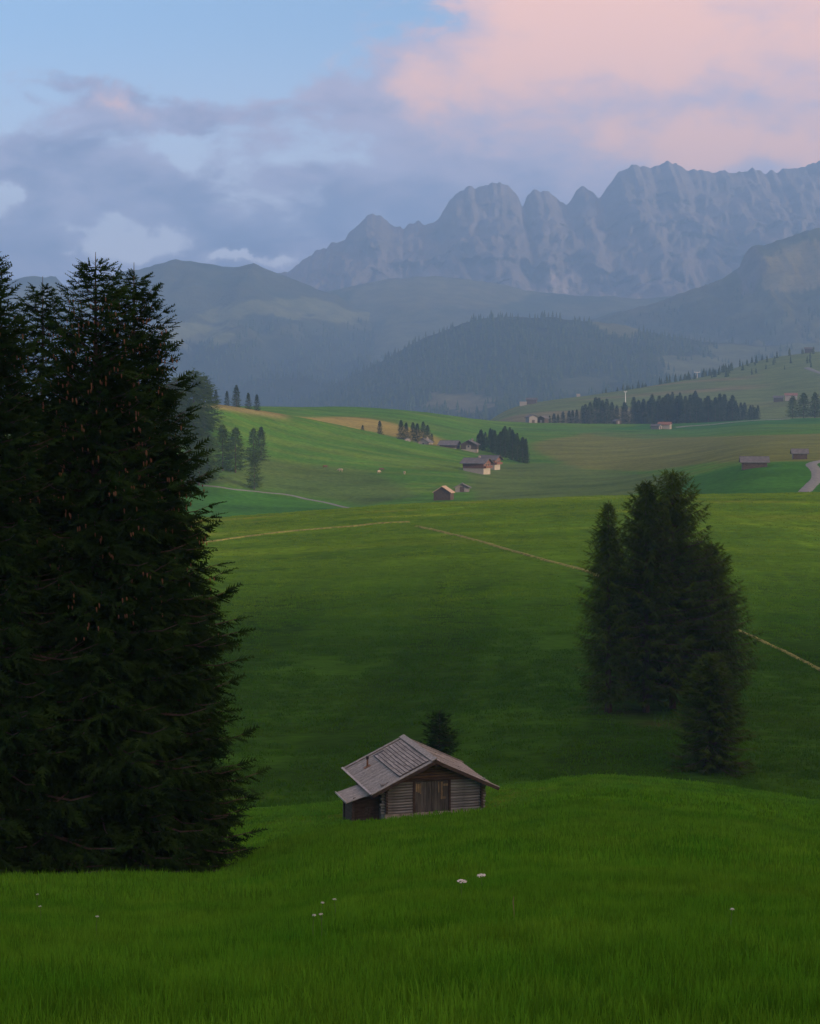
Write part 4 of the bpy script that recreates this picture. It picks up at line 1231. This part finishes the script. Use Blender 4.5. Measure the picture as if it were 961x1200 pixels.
# stove pipe
x, y, zz = roof_xform(-1, 3.05, 5.0, 0.02)
v, f = tube_geo([(x, y, zz - 0.15), (x, y, zz + 0.48)], [0.06, 0.06], 10)
pipe = mesh_obj('stove_pipe', v, f, M['rust'], hut, smooth=False)
v, f = tube_geo([(x, y, zz + 0.47), (x, y, zz + 0.62), (x, y, zz + 0.66)], [0.085, 0.085, 0.05], 10)
mesh_obj('pipe_cap', v, f, M['dark_metal'], pipe)
roof_piece('flashing', -1, 2.85, 3.30, 4.80, 5.16, 0.042, 0.05, M['rust'], hut, nu=1)
# lean-to on the left side
lx0, lx1, ly0, ly1 = -4.75, -W2 - 0.16, 0.75, 3.1
lean = link('lean_to', boxes_mesh('lean_to', [(lx0 + 0.12, lx1, ly0 + 0.08, ly0 + 0.14, -0.9, 1.02), (lx0 + 0.10, lx0 + 0.16, ly0 + 0.2, ly1 - 0.1, -0.9, 0.74)], M['far_wood']), hut)
for k in range(9):
    a = lx0 + 0.2 + (lx1 - lx0 - 0.24) * k / 9
    link('plank', boxes_mesh('plank', [(a, a + 0.18, ly0 + 0.04 + lrng.uniform(-.01, .01), ly0 + 0.075, -0.85, 0.72 + 0.30 * k / 9)], M['far_wood']), lean)
for (a, b) in ((lx0, ly0), (lx0, ly1 - 0.15)):
    link('post', boxes_mesh('post', [(a, a + 0.16, b - 0.04, b + 0.12, -1.0, 0.74)], M['log_side']), lean)
link('hatch', boxes_mesh('hatch', [(-3.95, -3.45, ly0 - 0.02, ly0 + 0.02, -0.05, 0.42)], M['log_side']), lean)
def lean_roof(y0, y1, off, th, mat, name, xa=lx0 - 0.35, xb=lx1 + 0.1):
    za, zb = 0.80, 1.42
    V = [(xa, y0, za + off), (xb, y0, zb + off), (xb, y1, zb + off), (xa, y1, za + off), (xa, y0, za + off + th), (xb, y0, zb + off + th), (xb, y1, zb + off + th), (xa, y1, za + off + th)]
    F = [(0, 3, 2, 1), (4, 5, 6, 7), (0, 1, 5, 4), (1, 2, 6, 5), (2, 3, 7, 6), (3, 0, 4, 7)]
    return mesh_obj(name, V, F, mat, lean)
nb2 = 12
for k in range(nb2):
    y0 = ly0 - 0.3 + (ly1 - ly0 + 0.5) * k / nb2; y1 = ly0 - 0.3 + (ly1 - ly0 + 0.5) * (k + 1) / nb2
    lean_roof(y0 + 0.004, y1 - 0.004, lrng.uniform(0, 0.012), 0.03, M['roof_board'], 'roof_board')
V_ = [(lx0 - 0.42, ly0 - 0.34, 0.80), (lx0 - 0.36, ly0 - 0.34, 0.80), (lx0 - 0.36, ly1 + 0.24, 0.80), (lx0 - 0.42, ly1 + 0.24, 0.80),
      (lx0 - 0.42, ly0 - 0.34, 0.90), (lx0 - 0.36, ly0 - 0.34, 0.90), (lx0 - 0.36, ly1 + 0.24, 0.90), (lx0 - 0.42, ly1 + 0.24, 0.90)]
mesh_obj('eave_board', V_, [(0, 3, 2, 1), (4, 5, 6, 7), (0, 1, 5, 4), (1, 2, 6, 5), (2, 3, 7, 6), (3, 0, 4, 7)], M['trim'], lean)

# ------------------------------------------------------------------ distant barns and chalets
def barn(name, label, cat, p, rz, w, L, hw, pitch, wall, roofm, group=None, base=0.0, base_mat=None, ov=0.7, door=True, chimney=False, windows=0, balcony=False):
    """gable across local x, ridge along local y; the gable at y=0 faces the viewer when rz = 0"""
    t = thing(name, label, cat, p, rz, group)
    tp = math.tan(pitch); rh = hw + w / 2 * tp
    V = [(-w / 2, 0, base), (w / 2, 0, base), (w / 2, L, base), (-w / 2, L, base), (-w / 2, 0, hw), (w / 2, 0, hw), (w / 2, L, hw), (-w / 2, L, hw), (0, 0, rh), (0, L, rh)]
    if not base:
        V = [(x, y, z if z > 0 else -2.0) for x, y, z in V]
    F = [(0, 1, 5, 8, 4), (1, 2, 6, 5), (2, 3, 7, 9, 6), (3, 0, 4, 7), (0, 3, 2, 1)]
    mesh_obj('wall', V, F, wall, t)
    if base:
        link('base_wall', boxes_mesh('base_wall', [(-w / 2 + 0.15, w / 2 - 0.15, 0.15, L - 0.15, -2.5, base - 0.002)], base_mat or M['plaster']), t)
    e = w / 2 + ov; th = 0.22
    z0, ze = rh + 0.02, hw - ov * tp + 0.02
    V = [(0, -ov, z0), (0, L + ov, z0), (e, L + ov, ze), (e, -ov, ze), (-e, L + ov, ze), (-e, -ov, ze)]
    V += [(x, y, z + th) for x, y, z in V]
    F = [(0, 1, 2, 3), (1, 0, 5, 4), (6, 9, 8, 7), (6, 7, 10, 11), (0, 3, 9, 6), (0, 6, 11, 5), (1, 7, 8, 2), (1, 4, 10, 7), (3, 2, 8, 9), (5, 11, 10, 4)]
    rf = mesh_obj('roof', V, F, roofm, t)
    link('ridge_cap', boxes_mesh('ridge_cap', [(-0.22, 0.22, -ov - 0.03, L + ov + 0.03, rh + th - 0.02, rh + th + 0.10)], roofm), rf)
    if door:
        link('door', boxes_mesh('door', [(-0.16 * w, 0.16 * w, -0.10, -0.01, base or 0.1, (base or 0.1) + 2.0)], M['far_grey'] if wall is not M['far_grey'] else M['far_wood']), t)
    for k in range(windows):
        a = -w / 2 + w * (k + 1) / (windows + 1)
        wd = link('window', boxes_mesh('window', [(a - 0.55, a + 0.55, -0.08, -0.01, hw - 1.7, hw - 0.4)], M['plaster']), t)
        link('pane', boxes_mesh('pane', [(a - 0.42, a + 0.42, -0.12, -0.085, hw - 1.6, hw - 0.5)], M['glass']), wd)
        b = L * (k + 1) / (windows + 1)
        wd = link('window', boxes_mesh('window', [(w / 2 + 0.01, w / 2 + 0.08, b - 0.55, b + 0.55, hw - 1.9, hw - 0.7)], M['plaster']), t)
        link('pane', boxes_mesh('pane', [(w / 2 + 0.085, w / 2 + 0.12, b - 0.42, b + 0.42, hw - 1.8, hw - 0.8)], M['glass']), wd)
    if balcony:
        link('balcony', boxes_mesh('balcony', [(-w / 2, w / 2, -1.0, -0.02, base + 0.1, base + 0.25), (-w / 2, w / 2, -1.0, -0.9, base + 0.25, base + 1.1)], M['far_red']), t)
    if chimney:
        link('chimney', boxes_mesh('chimney', [(w * 0.14, w * 0.14 + 0.7, L * 0.4, L * 0.4 + 0.7, hw, rh + 1.1)], M['plaster']), rf)
    return t

# ridge parallel to the picture plane: rz = -90 deg puts the gable end to the left/right
def barn_px(px, base_y, y0, y1, Y=None):
    return at(px, Y) if Y else hit(px, base_y, y0, y1)
# two barns by the road on the right
p = barn_px(871.5, 546, 560, 700, Y=603); barn('hay_barn', 'larger dark hay barn with long grey roof on the green field at right', 'barn', p + Vector((0, 3, 0)), R(-98), 6.0, 8.6, 3.0, R(27), M['far_wood'], M['far_roof'], ov=0.9)
p = barn_px(931, 541, 560, 700, Y=640); barn('hay_barn', 'smaller dark hay barn beside the curving road at right', 'barn', p + Vector((0, 3, 0)), R(-98), 4.6, 5.2, 2.4, R(30), M['far_wood'], M['far_roof'], ov=0.7)
# two barns behind the brow
p = barn_px(518, 588, 560, 700, Y=640); barn('hay_barn', 'dark barn with one pale sunlit roof slope just behind the meadow brow', 'barn', p, R(-18), 6.6, 4.4, 3.0, R(32), M['far_wood'], M['far_roof_pale'], ov=0.45, door=False)
p = barn_px(541.5, 577, 600, 760, Y=672); barn('hay_barn', 'small grey barn with shallow gable behind the dark barn', 'barn', p, R(-4), 5.4, 5.0, 1.9, R(26), M['far_grey'], M['far_roof'], ov=0.8)
# paired chalets
p = hit(571, 556, 680, 860); barn('chalet', 'nearer red-brown chalet with white ground floor below the dense grove', 'house', p + Vector((0, 0, 0.4)), R(66), 8.5, 10.0, 4.9, R(23), M['far_red'], M['far_roof'], base=2.4, ov=1.2, windows=2, balcony=True, chimney=True, door=False)
p = hit(584, 552, 690, 880) + Vector((0, 6, 0)); barn('chalet', 'further red-brown chalet with white ground floor, touching the grove', 'house', p + Vector((0, 0, 0.4)), R(66), 7.5, 8.0, 4.9, R(23), M['far_red'], M['far_roof'], base=2.4, ov=1.2, windows=2, balcony=True, door=False)
# farmhouse pair on the brow
p = at(540, 905); barn('farm_house', 'long low farmhouse with grey roof and white base left of the grove', 'house', p + Vector((-1.5, 2, -0.6)), R(72), 7.6, 9.0, 3.2, R(26), M['far_wood'], M['far_roof'], base=1.4, ov=1.0, door=False, windows=1)
p = at(549, 902); barn('farm_house', 'dark gabled farmhouse with two chimneys at the left foot of the grove', 'house', p, R(-12), 8.2, 8.0, 3.6, R(27), M['far_wood'], M['far_roof'], base=1.0, ov=0.9, windows=1, chimney=True, door=True)
p = at(496, 915); barn('small_house', 'pale-roofed little house sunk behind the pasture brow', 'house', p + Vector((0, 0, -1.5)), R(-20), 6.0, 7.0, 2.6, R(30), M['plaster'], M['far_roof'], ov=0.6, windows=1, door=False, chimney=True)
p = at(478, 925); barn('white_shed', 'tiny white shed among the sunken spruce grove', 'shed', p + Vector((0, 0, -0.6)), R(10), 3.0, 3.0, 2.2, R(25), M['plaster'], M['far_roof'], ov=0.3, door=True)
# hilltop huts
p = at(625, 1235); barn('grey_hut', 'grey hilltop hut, left of the two on the crest', 'hut', p, R(18), 6.4, 7.0, 4.2, R(24), M['far_grey'], M['far_roof'], ov=0.9)
p = at(634, 1242); barn('brown_hut', 'brown hilltop hut, right of the two on the crest', 'hut', p, R(-30), 5.6, 7.0, 3.6, R(24), M['far_wood'], M['far_roof'], ov=0.9)
# little farm
p = at(774, 1165); barn('farm_shed', 'low grey shed left of the red-roofed farmhouse', 'shed', p, R(60), 5.0, 6.0, 2.2, R(24), M['far_grey'], M['far_roof'], ov=0.7)
p = at(786, 1168); barn('farm_house', 'small farmhouse with reddish roof on the meadow before the tree belt', 'house', p, R(70), 6.0, 8.0, 3.2, R(26), M['plaster'], M['far_roof_red'], ov=0.7, windows=1)
p = at(725, 1255); barn('tiny_hut', 'tiny dark hut alone on the crest left of the farm', 'hut', p, R(20), 4.0, 5.0, 2.2, R(28), M['far_wood'], M['far_roof'], ov=0.5)
# far right roofs and the white building at the wood's edge
p = at(934, 1640); barn('red_roofed_house', 'red-roofed house behind the trees at the right edge', 'house', p, R(75), 7.0, 11.0, 4.0, R(28), M['plaster'], M['far_roof_red'], ov=0.8, windows=1)
p = at(918, 1640); barn('dark_barn', 'dark low barn left of the red-roofed house', 'barn', p, R(75), 6.0, 9.0, 3.4, R(26), M['far_wood'], M['far_roof'], ov=0.8)
p = at(629, 1850); barn('brown_barn', 'brown barn by the forest edge beside the white hall', 'barn', p, R(80), 7.0, 11.0, 4.0, R(24), M['far_wood'], M['far_roof'], ov=0.8)
p = at(617, 1840); barn('white_hall', 'low white building by the forest edge', 'building', p, R(82), 5.0, 7.0, 2.6, R(14), M['plaster'], M['plaster'], ov=0.3, door=False)
p = at(680, 1930); barn('white_shed', 'tiny white shed on the far meadow skyline', 'shed', p, R(82), 3.0, 4.0, 2.4, R(14), M['plaster'], M['plaster'], ov=0.2)
p = at(954, 2230); barn('dark_barn', 'dark barn beside the lane high on the far hillside', 'barn', p, R(78), 7.0, 12.0, 4.5, R(26), M['far_wood'], M['far_roof'], ov=0.8)

# lift masts
def mast(px, Y, topy, label, w):
    p = at(px, Y); h = (HY - topy) / FPX * Y - p.z
    t = thing('lift_mast', label, 'mast', p, 0, 'lift masts on the far meadow')
    v, f = tube_geo([(0, 0, -1), (0, 0, h)], [0.42, 0.26], 8); mesh_obj('pole', v, f, M['mast'], t)
    arm = link('crossarm', boxes_mesh('crossarm', [(-w, w, -0.25, 0.25, h - 0.5, h + 0.1)], M['mast']), t)
    for s in (-1, 1):
        link('sheave', boxes_mesh('sheave', [(s * w - 0.25, s * w + 0.25, -1.0, 1.0, h + 0.1, h + 0.6)], M['mast']), arm)
mast(733, 1700, 459, 'slim pale lift mast between the two tree belts', 1.2)
mast(817, 2030, 436, 'pale T-shaped lift mast at the forest edge', 3.2)

# ------------------------------------------------------------------ cattle
def cow_mesh(mat):
    parts = []
    def loft(rings, n=10):
        V = []; F = []
        for (x, y, z, ry, rz) in rings:
            for k in range(n):
                a = 2 * math.pi * k / n
                V.append((x, y + ry * math.cos(a), z + rz * math.sin(a)))
        for i in range(len(rings) - 1):
            for k in range(n):
                F.append((i * n + k, (i + 1) * n + k, (i + 1) * n + (k + 1) % n, i * n + (k + 1) % n))
        F.append(tuple(range(n))); F.append(tuple((len(rings) - 1) * n + k for k in range(n))[::-1])
        return V, F
    parts.append(loft([(-0.95, 0, 1.12, 0.10, 0.14), (-0.88, 0, 1.08, 0.27, 0.30), (-0.5, 0, 1.02, 0.33, 0.36), (0, 0, 0.98, 0.36, 0.40), (0.45, 0, 1.02, 0.31, 0.39), (0.75, 0, 1.05, 0.21, 0.30),
                       (1.0, 0, 1.05, 0.14, 0.20), (1.2, 0, 0.95, 0.12, 0.17), (1.32, 0, 0.84, 0.12, 0.15), (1.5, 0, 0.66, 0.09, 0.11), (1.62, 0, 0.52, 0.07, 0.08)]))
    for (x, back) in ((0.55, 0), (-0.68, 1)):
        for s in (-1, 1):
            kx = 0.10 if back else 0.0
            pts = [(x, s * 0.18, 0.95), (x + kx, s * 0.20, 0.68), (x - 0.08 * back, s * 0.20, 0.42), (x, s * 0.20, 0.14), (x + 0.04, s * 0.20, 0.0)]
            parts.append(tube_geo(pts, [0.17, 0.115, 0.07, 0.05, 0.065], 7))
    parts.append(tube_geo([(-0.95, 0, 1.2), (-1.06, 0, 0.95), (-1.05, 0, 0.5)], [0.04, 0.025, 0.04], 5))
    for s in (-1, 1):
        parts.append(tube_geo([(1.24, s * 0.08, 1.03), (1.2, s * 0.26, 1.05)], [0.03, 0.05], 5))
        parts.append(tube_geo([(1.30, s * 0.07, 1.0), (1.36, s * 0.14, 1.14)], [0.025, 0.008], 5))
    v, f = merge_geo(parts)
    return mesh_obj('cow', v, f, mat, data_only=True)
cb, cp_ = cow_mesh(M['cow_brown']), cow_mesh(M['cow_pale'])
for px, py, me, rz, lab in ((381, 549, cb, 0.3, 'dark grazing cow, leftmost on the far pasture'), (399, 553, cp_, 2.9, 'pale grazing cow second from the left on the far pasture'),
                            (444, 555, cp_, 0.9, 'pale grazing cow close to a darker one on the far pasture'), (447, 552, cb, 0.2, 'dark grazing cow beside the pale one on the far pasture'),
                            (474, 556, cp_, 1.8, 'pale grazing cow, rightmost on the far pasture')):
    p = hit(px, py, 640, 880)
    tag(link('cow', me, None, p, (0, 0, rz)), lab, 'cow', 'cattle grazing on the far pasture')

# ------------------------------------------------------------------ meadow grass in front
def tuft_mesh(name, n, rad, hmin, hmax, wmin, wmax, seed, lean=0.45, mat=None):
    r = np.random.default_rng(seed)
    V = []; F = []
    for i in range(n):
        a = r.uniform(0, 6.283); q = rad * math.sqrt(r.random())
        x, y = q * math.cos(a), q * math.sin(a)
        h = r.uniform(hmin, hmax); w = r.uniform(wmin, wmax); b = r.uniform(0, 6.283)
        l = lean * h * r.uniform(0.2, 1.2); ux, uy = math.cos(b), math.sin(b); px_, py_ = -uy, ux
        k = len(V)
        V += [(x - px_ * w, y - py_ * w, -0.03), (x + px_ * w, y + py_ * w, -0.03),
              (x + ux * l * 0.35 - px_ * w * 0.8, y + uy * l * 0.35 - py_ * w * 0.8, h * 0.6), (x + ux * l * 0.35 + px_ * w * 0.8, y + uy * l * 0.35 + py_ * w * 0.8, h * 0.6),
              (x + ux * l, y + uy * l, h)]
        F += [(k, k + 1, k + 3), (k, k + 3, k + 2), (k + 2, k + 3, k + 4)]
    return mesh_obj(name, np.array(V), np.array(F), mat or M['grass'], data_only=True)

def meadow_mat():
    m, nt = new_mat('mown_meadow_tufts')
    N = nt.nodes.new; L = nt.links.new
    out = N('ShaderNodeOutputMaterial'); g = N('ShaderNodeNewGeometry'); sp = N('ShaderNodeSeparateXYZ')
    L(g.outputs['Position'], sp.inputs[0])
    n = N('ShaderNodeTexNoise'); n.inputs['Scale'].default_value = 0.09; n.inputs['Detail'].default_value = 7
    L(g.outputs['Position'], n.inputs['Vector'])
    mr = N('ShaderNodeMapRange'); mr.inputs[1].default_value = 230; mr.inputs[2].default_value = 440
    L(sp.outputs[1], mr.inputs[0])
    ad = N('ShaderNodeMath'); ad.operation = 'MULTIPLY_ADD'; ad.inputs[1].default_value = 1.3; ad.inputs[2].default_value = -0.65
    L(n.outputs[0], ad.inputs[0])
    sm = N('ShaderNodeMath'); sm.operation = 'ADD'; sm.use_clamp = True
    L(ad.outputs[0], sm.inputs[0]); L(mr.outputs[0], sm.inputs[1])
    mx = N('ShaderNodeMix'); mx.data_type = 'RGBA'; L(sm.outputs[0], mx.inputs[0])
    mx.inputs[6].default_value = (0.046, 0.126, 0.007, 1); mx.inputs[7].default_value = (0.125, 0.215, 0.010, 1)  # greens follow the ground: darkened for the hollow's shade, brighter towards the sunlit brow
    oi = N('ShaderNodeObjectInfo'); hs = N('ShaderNodeHueSaturation'); m2 = N('ShaderNodeMapRange')
    m2.inputs[3].default_value = 0.86; m2.inputs[4].default_value = 1.14
    L(oi.outputs['Random'], m2.inputs[0]); L(m2.outputs[0], hs.inputs['Value']); L(mx.outputs[2], hs.inputs['Color'])
    d = N('ShaderNodeBsdfDiffuse'); t = N('ShaderNodeBsdfTranslucent'); ms = N('ShaderNodeMixShader'); ms.inputs[0].default_value = 0.4
    L(hs.outputs[0], d.inputs[0]); L(hs.outputs[0], t.inputs[0]); L(d.outputs[0], ms.inputs[1]); L(t.outputs[0], ms.inputs[2]); L(ms.outputs[0], out.inputs[0])
    return m
M['tufts'] = meadow_mat()

def grass_field(name, label, pts, tufts, smin, smax, seed):
    """one ground-cover object: points carry instanced tufts"""
    col_ = bpy.data.collections.new(name + '_tufts')
    for me in tufts:
        col_.objects.link(bpy.data.objects.new('tuft', me))
    me = bpy.data.meshes.new(name)
    me.vertices.add(len(pts)); me.vertices.foreach_set('co', np.asarray(pts, np.float32).ravel()); me.update()
    o = link(name, me)
    ng = bpy.data.node_groups.new(name, 'GeometryNodeTree')
    ng.interface.new_socket('Geometry', in_out='INPUT', socket_type='NodeSocketGeometry')
    ng.interface.new_socket('Geometry', in_out='OUTPUT', socket_type='NodeSocketGeometry')
    N = ng.nodes.new; L = ng.links.new
    gi, go = N('NodeGroupInput'), N('NodeGroupOutput')
    m2p = N('GeometryNodeMeshToPoints'); ip = N('GeometryNodeInstanceOnPoints'); ci = N('GeometryNodeCollectionInfo')
    ci.inputs['Collection'].default_value = col_; ci.inputs['Separate Children'].default_value = True; ci.inputs['Reset Children'].default_value = True
    rv = N('FunctionNodeRandomValue'); rv.data_type = 'FLOAT_VECTOR'
    rv.inputs[0].default_value = (-0.12, -0.12, 0); rv.inputs[1].default_value = (0.12, 0.12, 6.283); rv.inputs['Seed'].default_value = seed
    rs = N('FunctionNodeRandomValue'); rs.data_type = 'FLOAT'
    rs.inputs[2].default_value = smin; rs.inputs[3].default_value = smax; rs.inputs['Seed'].default_value = seed + 1
    L(gi.outputs[0], m2p.inputs[0]); L(m2p.outputs[0], ip.inputs['Points']); L(ci.outputs[0], ip.inputs['Instance'])
    ip.inputs['Pick Instance'].default_value = True
    L(rv.outputs[0], ip.inputs['Rotation']); L(rs.outputs[1], ip.inputs['Scale']); L(ip.outputs[0], go.inputs[0])
    md = o.modifiers.new('tufts', 'NODES'); md.node_group = ng
    tag(o, label, 'grass', kind='stuff')
    return o

def strip_points(y0, y1, dens, seed, ext=0.30, c=1.5):
    r = np.random.default_rng(seed)
    area = ext * (y1 ** 2 - y0 ** 2) + 2 * c * (y1 - y0)
    n = int(area * dens)
    y = np.sqrt(r.uniform(y0 ** 2, y1 ** 2, n)); x = (r.uniform(-1, 1, n)) * (ext * y + c)
    return np.stack([x, y, ground_z(x, y) - 0.01], -1)
tn = [tuft_mesh('tuft', 50, 0.17, 0.05, 0.15, 0.0022, 0.0042, 400 + i) for i in range(5)]
tm = [tuft_mesh('tuft', 44, 0.34, 0.06, 0.17, 0.005, 0.009, 420 + i) for i in range(4)]
tf = [tuft_mesh('tuft', 48, 0.75, 0.05, 0.13, 0.012, 0.022, 440 + i) for i in range(4)]
def clear_hut(P):
    c, s = math.cos(-HR), math.sin(-HR)
    dx_, dy_ = P[:, 0] - hp.x, P[:, 1] - hp.y
    lx, ly = dx_ * c - dy_ * s, dx_ * s + dy_ * c
    thin = np.random.default_rng(8).random(len(P)) < 0.8
    return P[~((lx > -5.2) & (lx < 3.2) & (ly > -0.25) & (ly < 6.7)) & ~((lx > -1.3) & (lx < 1.1) & (ly > -1.2) & (ly < 0)) & ~((lx > -5.2) & (lx < 3.4) & (ly > -2.4) & (ly < 0) & thin)]
grass_field('meadow_grass', 'fine green grass of the nearest meadow', strip_points(4.0, 24, 75, 1, 0.42, 5.0), tn, 0.55, 1.25, 5)
grass_field('meadow_grass', 'green grass on the slope below the viewpoint', strip_points(24, 62, 16, 2, 0.36, 6.0), tm, 0.55, 1.5, 15)
grass_field('meadow_grass', 'green grass around the hut and along the nearer brow', clear_hut(strip_points(62, 128, 3.4, 3, 0.30, 8.0)), tf, 0.6, 1.3, 25)

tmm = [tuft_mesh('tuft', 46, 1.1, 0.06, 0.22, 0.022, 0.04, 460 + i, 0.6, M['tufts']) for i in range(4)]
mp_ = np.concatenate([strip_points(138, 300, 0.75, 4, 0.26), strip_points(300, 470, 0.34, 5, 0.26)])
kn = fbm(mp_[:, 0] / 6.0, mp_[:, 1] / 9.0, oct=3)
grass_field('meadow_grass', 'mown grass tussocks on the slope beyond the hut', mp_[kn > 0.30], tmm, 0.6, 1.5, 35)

# ------------------------------------------------------------------ flowers
def yarrow(px, py, label, size=0.05, n=1, group='white flower heads in the near meadow'):
    p = hit(px, py + 12, 8, 60)
    Y_ = p.y; topz = (HY - py) / FPX * Y_
    hgt = max(topz - p.z, 0.26)
    t = thing('white_flower', label, 'flower', p, random.uniform(0, 6), group)
    v, f = tube_geo([(0, 0, -0.05), (0.01, 0, hgt * 0.6), (0.0, 0, hgt)], [0.004, 0.003, 0.0025], 5)
    mesh_obj('stem', v, f, M['stem'], t)
    parts = []
    r = np.random.default_rng(int(px * 7 + py))
    for i in range(64 * n):
        a = r.uniform(0, 6.283); q = size * math.sqrt(r.random())
        c = (q * math.cos(a) * (1.2), q * math.sin(a), hgt + 0.012 - 0.25 * q + r.uniform(-0.006, 0.006))
        s_ = size * r.uniform(0.14, 0.22)
        V = [(c[0], c[1], c[2] + s_ * 0.4)] + [(c[0] + s_ * math.cos(b * 1.2566), c[1] + s_ * math.sin(b * 1.2566), c[2]) for b in range(5)] + [(c[0], c[1], c[2] - s_ * 0.5)]
        F = [(0, 1 + b, 1 + (b + 1) % 5) for b in range(5)] + [(6, 1 + (b + 1) % 5, 1 + b) for b in range(5)]
        parts.append((V, F))
    v, f = merge_geo(parts)
    o = mesh_obj('flower_head', v, f, M['petal'], t); o['kind'] = 'stuff'
    return t
yarrow(541, 1050, 'larger white flower head, left of the close pair in the middle meadow', 0.05)
yarrow(564, 1040, 'flat white flower head, right of the close pair in the middle meadow', 0.05)
for px, py, lab in ((44, 1060, 'small white flower far left below the spruces'), (47, 1079, 'small white flower low at far left, under another'), (114, 1095, 'little white flower near the left side of the meadow'),
                    (378, 1080, 'tiny white flower, upper left of a loose cluster'), (392, 1076, 'tiny white flower, upper right of a loose cluster'), (368, 1099, 'tiny white flower, lower left of a loose cluster'),
                    (376, 1098, 'tiny white flower, lower right of a loose cluster'), (858, 1094, 'tiny white flower alone at the right side of the meadow')):
    yarrow(px, py, lab, 0.015)
p = hit(601, 1086, 8, 60)
v, f = tube_geo([(0, 0, -0.05), (0.012, 0, 0.12), (0.002, 0, 0.22), (0.01, 0, 0.27)], [0.003, 0.003, 0.005, 0.002], 5)
tag(mesh_obj('dry_stalk', v, f, M['straw']), 'thin straw-coloured dry stalk right of the white flowers', 'stalk').location = p

# ------------------------------------------------------------------ haze
HZ = dict(x0=-9000, x1=9000, y0=-720, y1=12600, z0=-75, z1=1400)
hm, nt = new_mat('valley_haze')
out = nt.nodes.new('ShaderNodeOutputMaterial'); pv = nt.nodes.new('ShaderNodeVolumePrincipled')
pv.inputs['Color'].default_value = (0.34, 0.605, 1.0, 1)
pv.inputs['Density'].default_value = 1.5e-4
pv.inputs['Anisotropy'].default_value = 0.0
nt.links.new(pv.outputs[0], out.inputs['Volume'])
hz = link('haze', boxes_mesh('haze', [(HZ['x0'], HZ['x1'], HZ['y0'], HZ['y1'], HZ['z0'], HZ['z1'])], hm))
tag(hz, 'thin blue evening haze filling the valley', 'haze', kind='stuff')
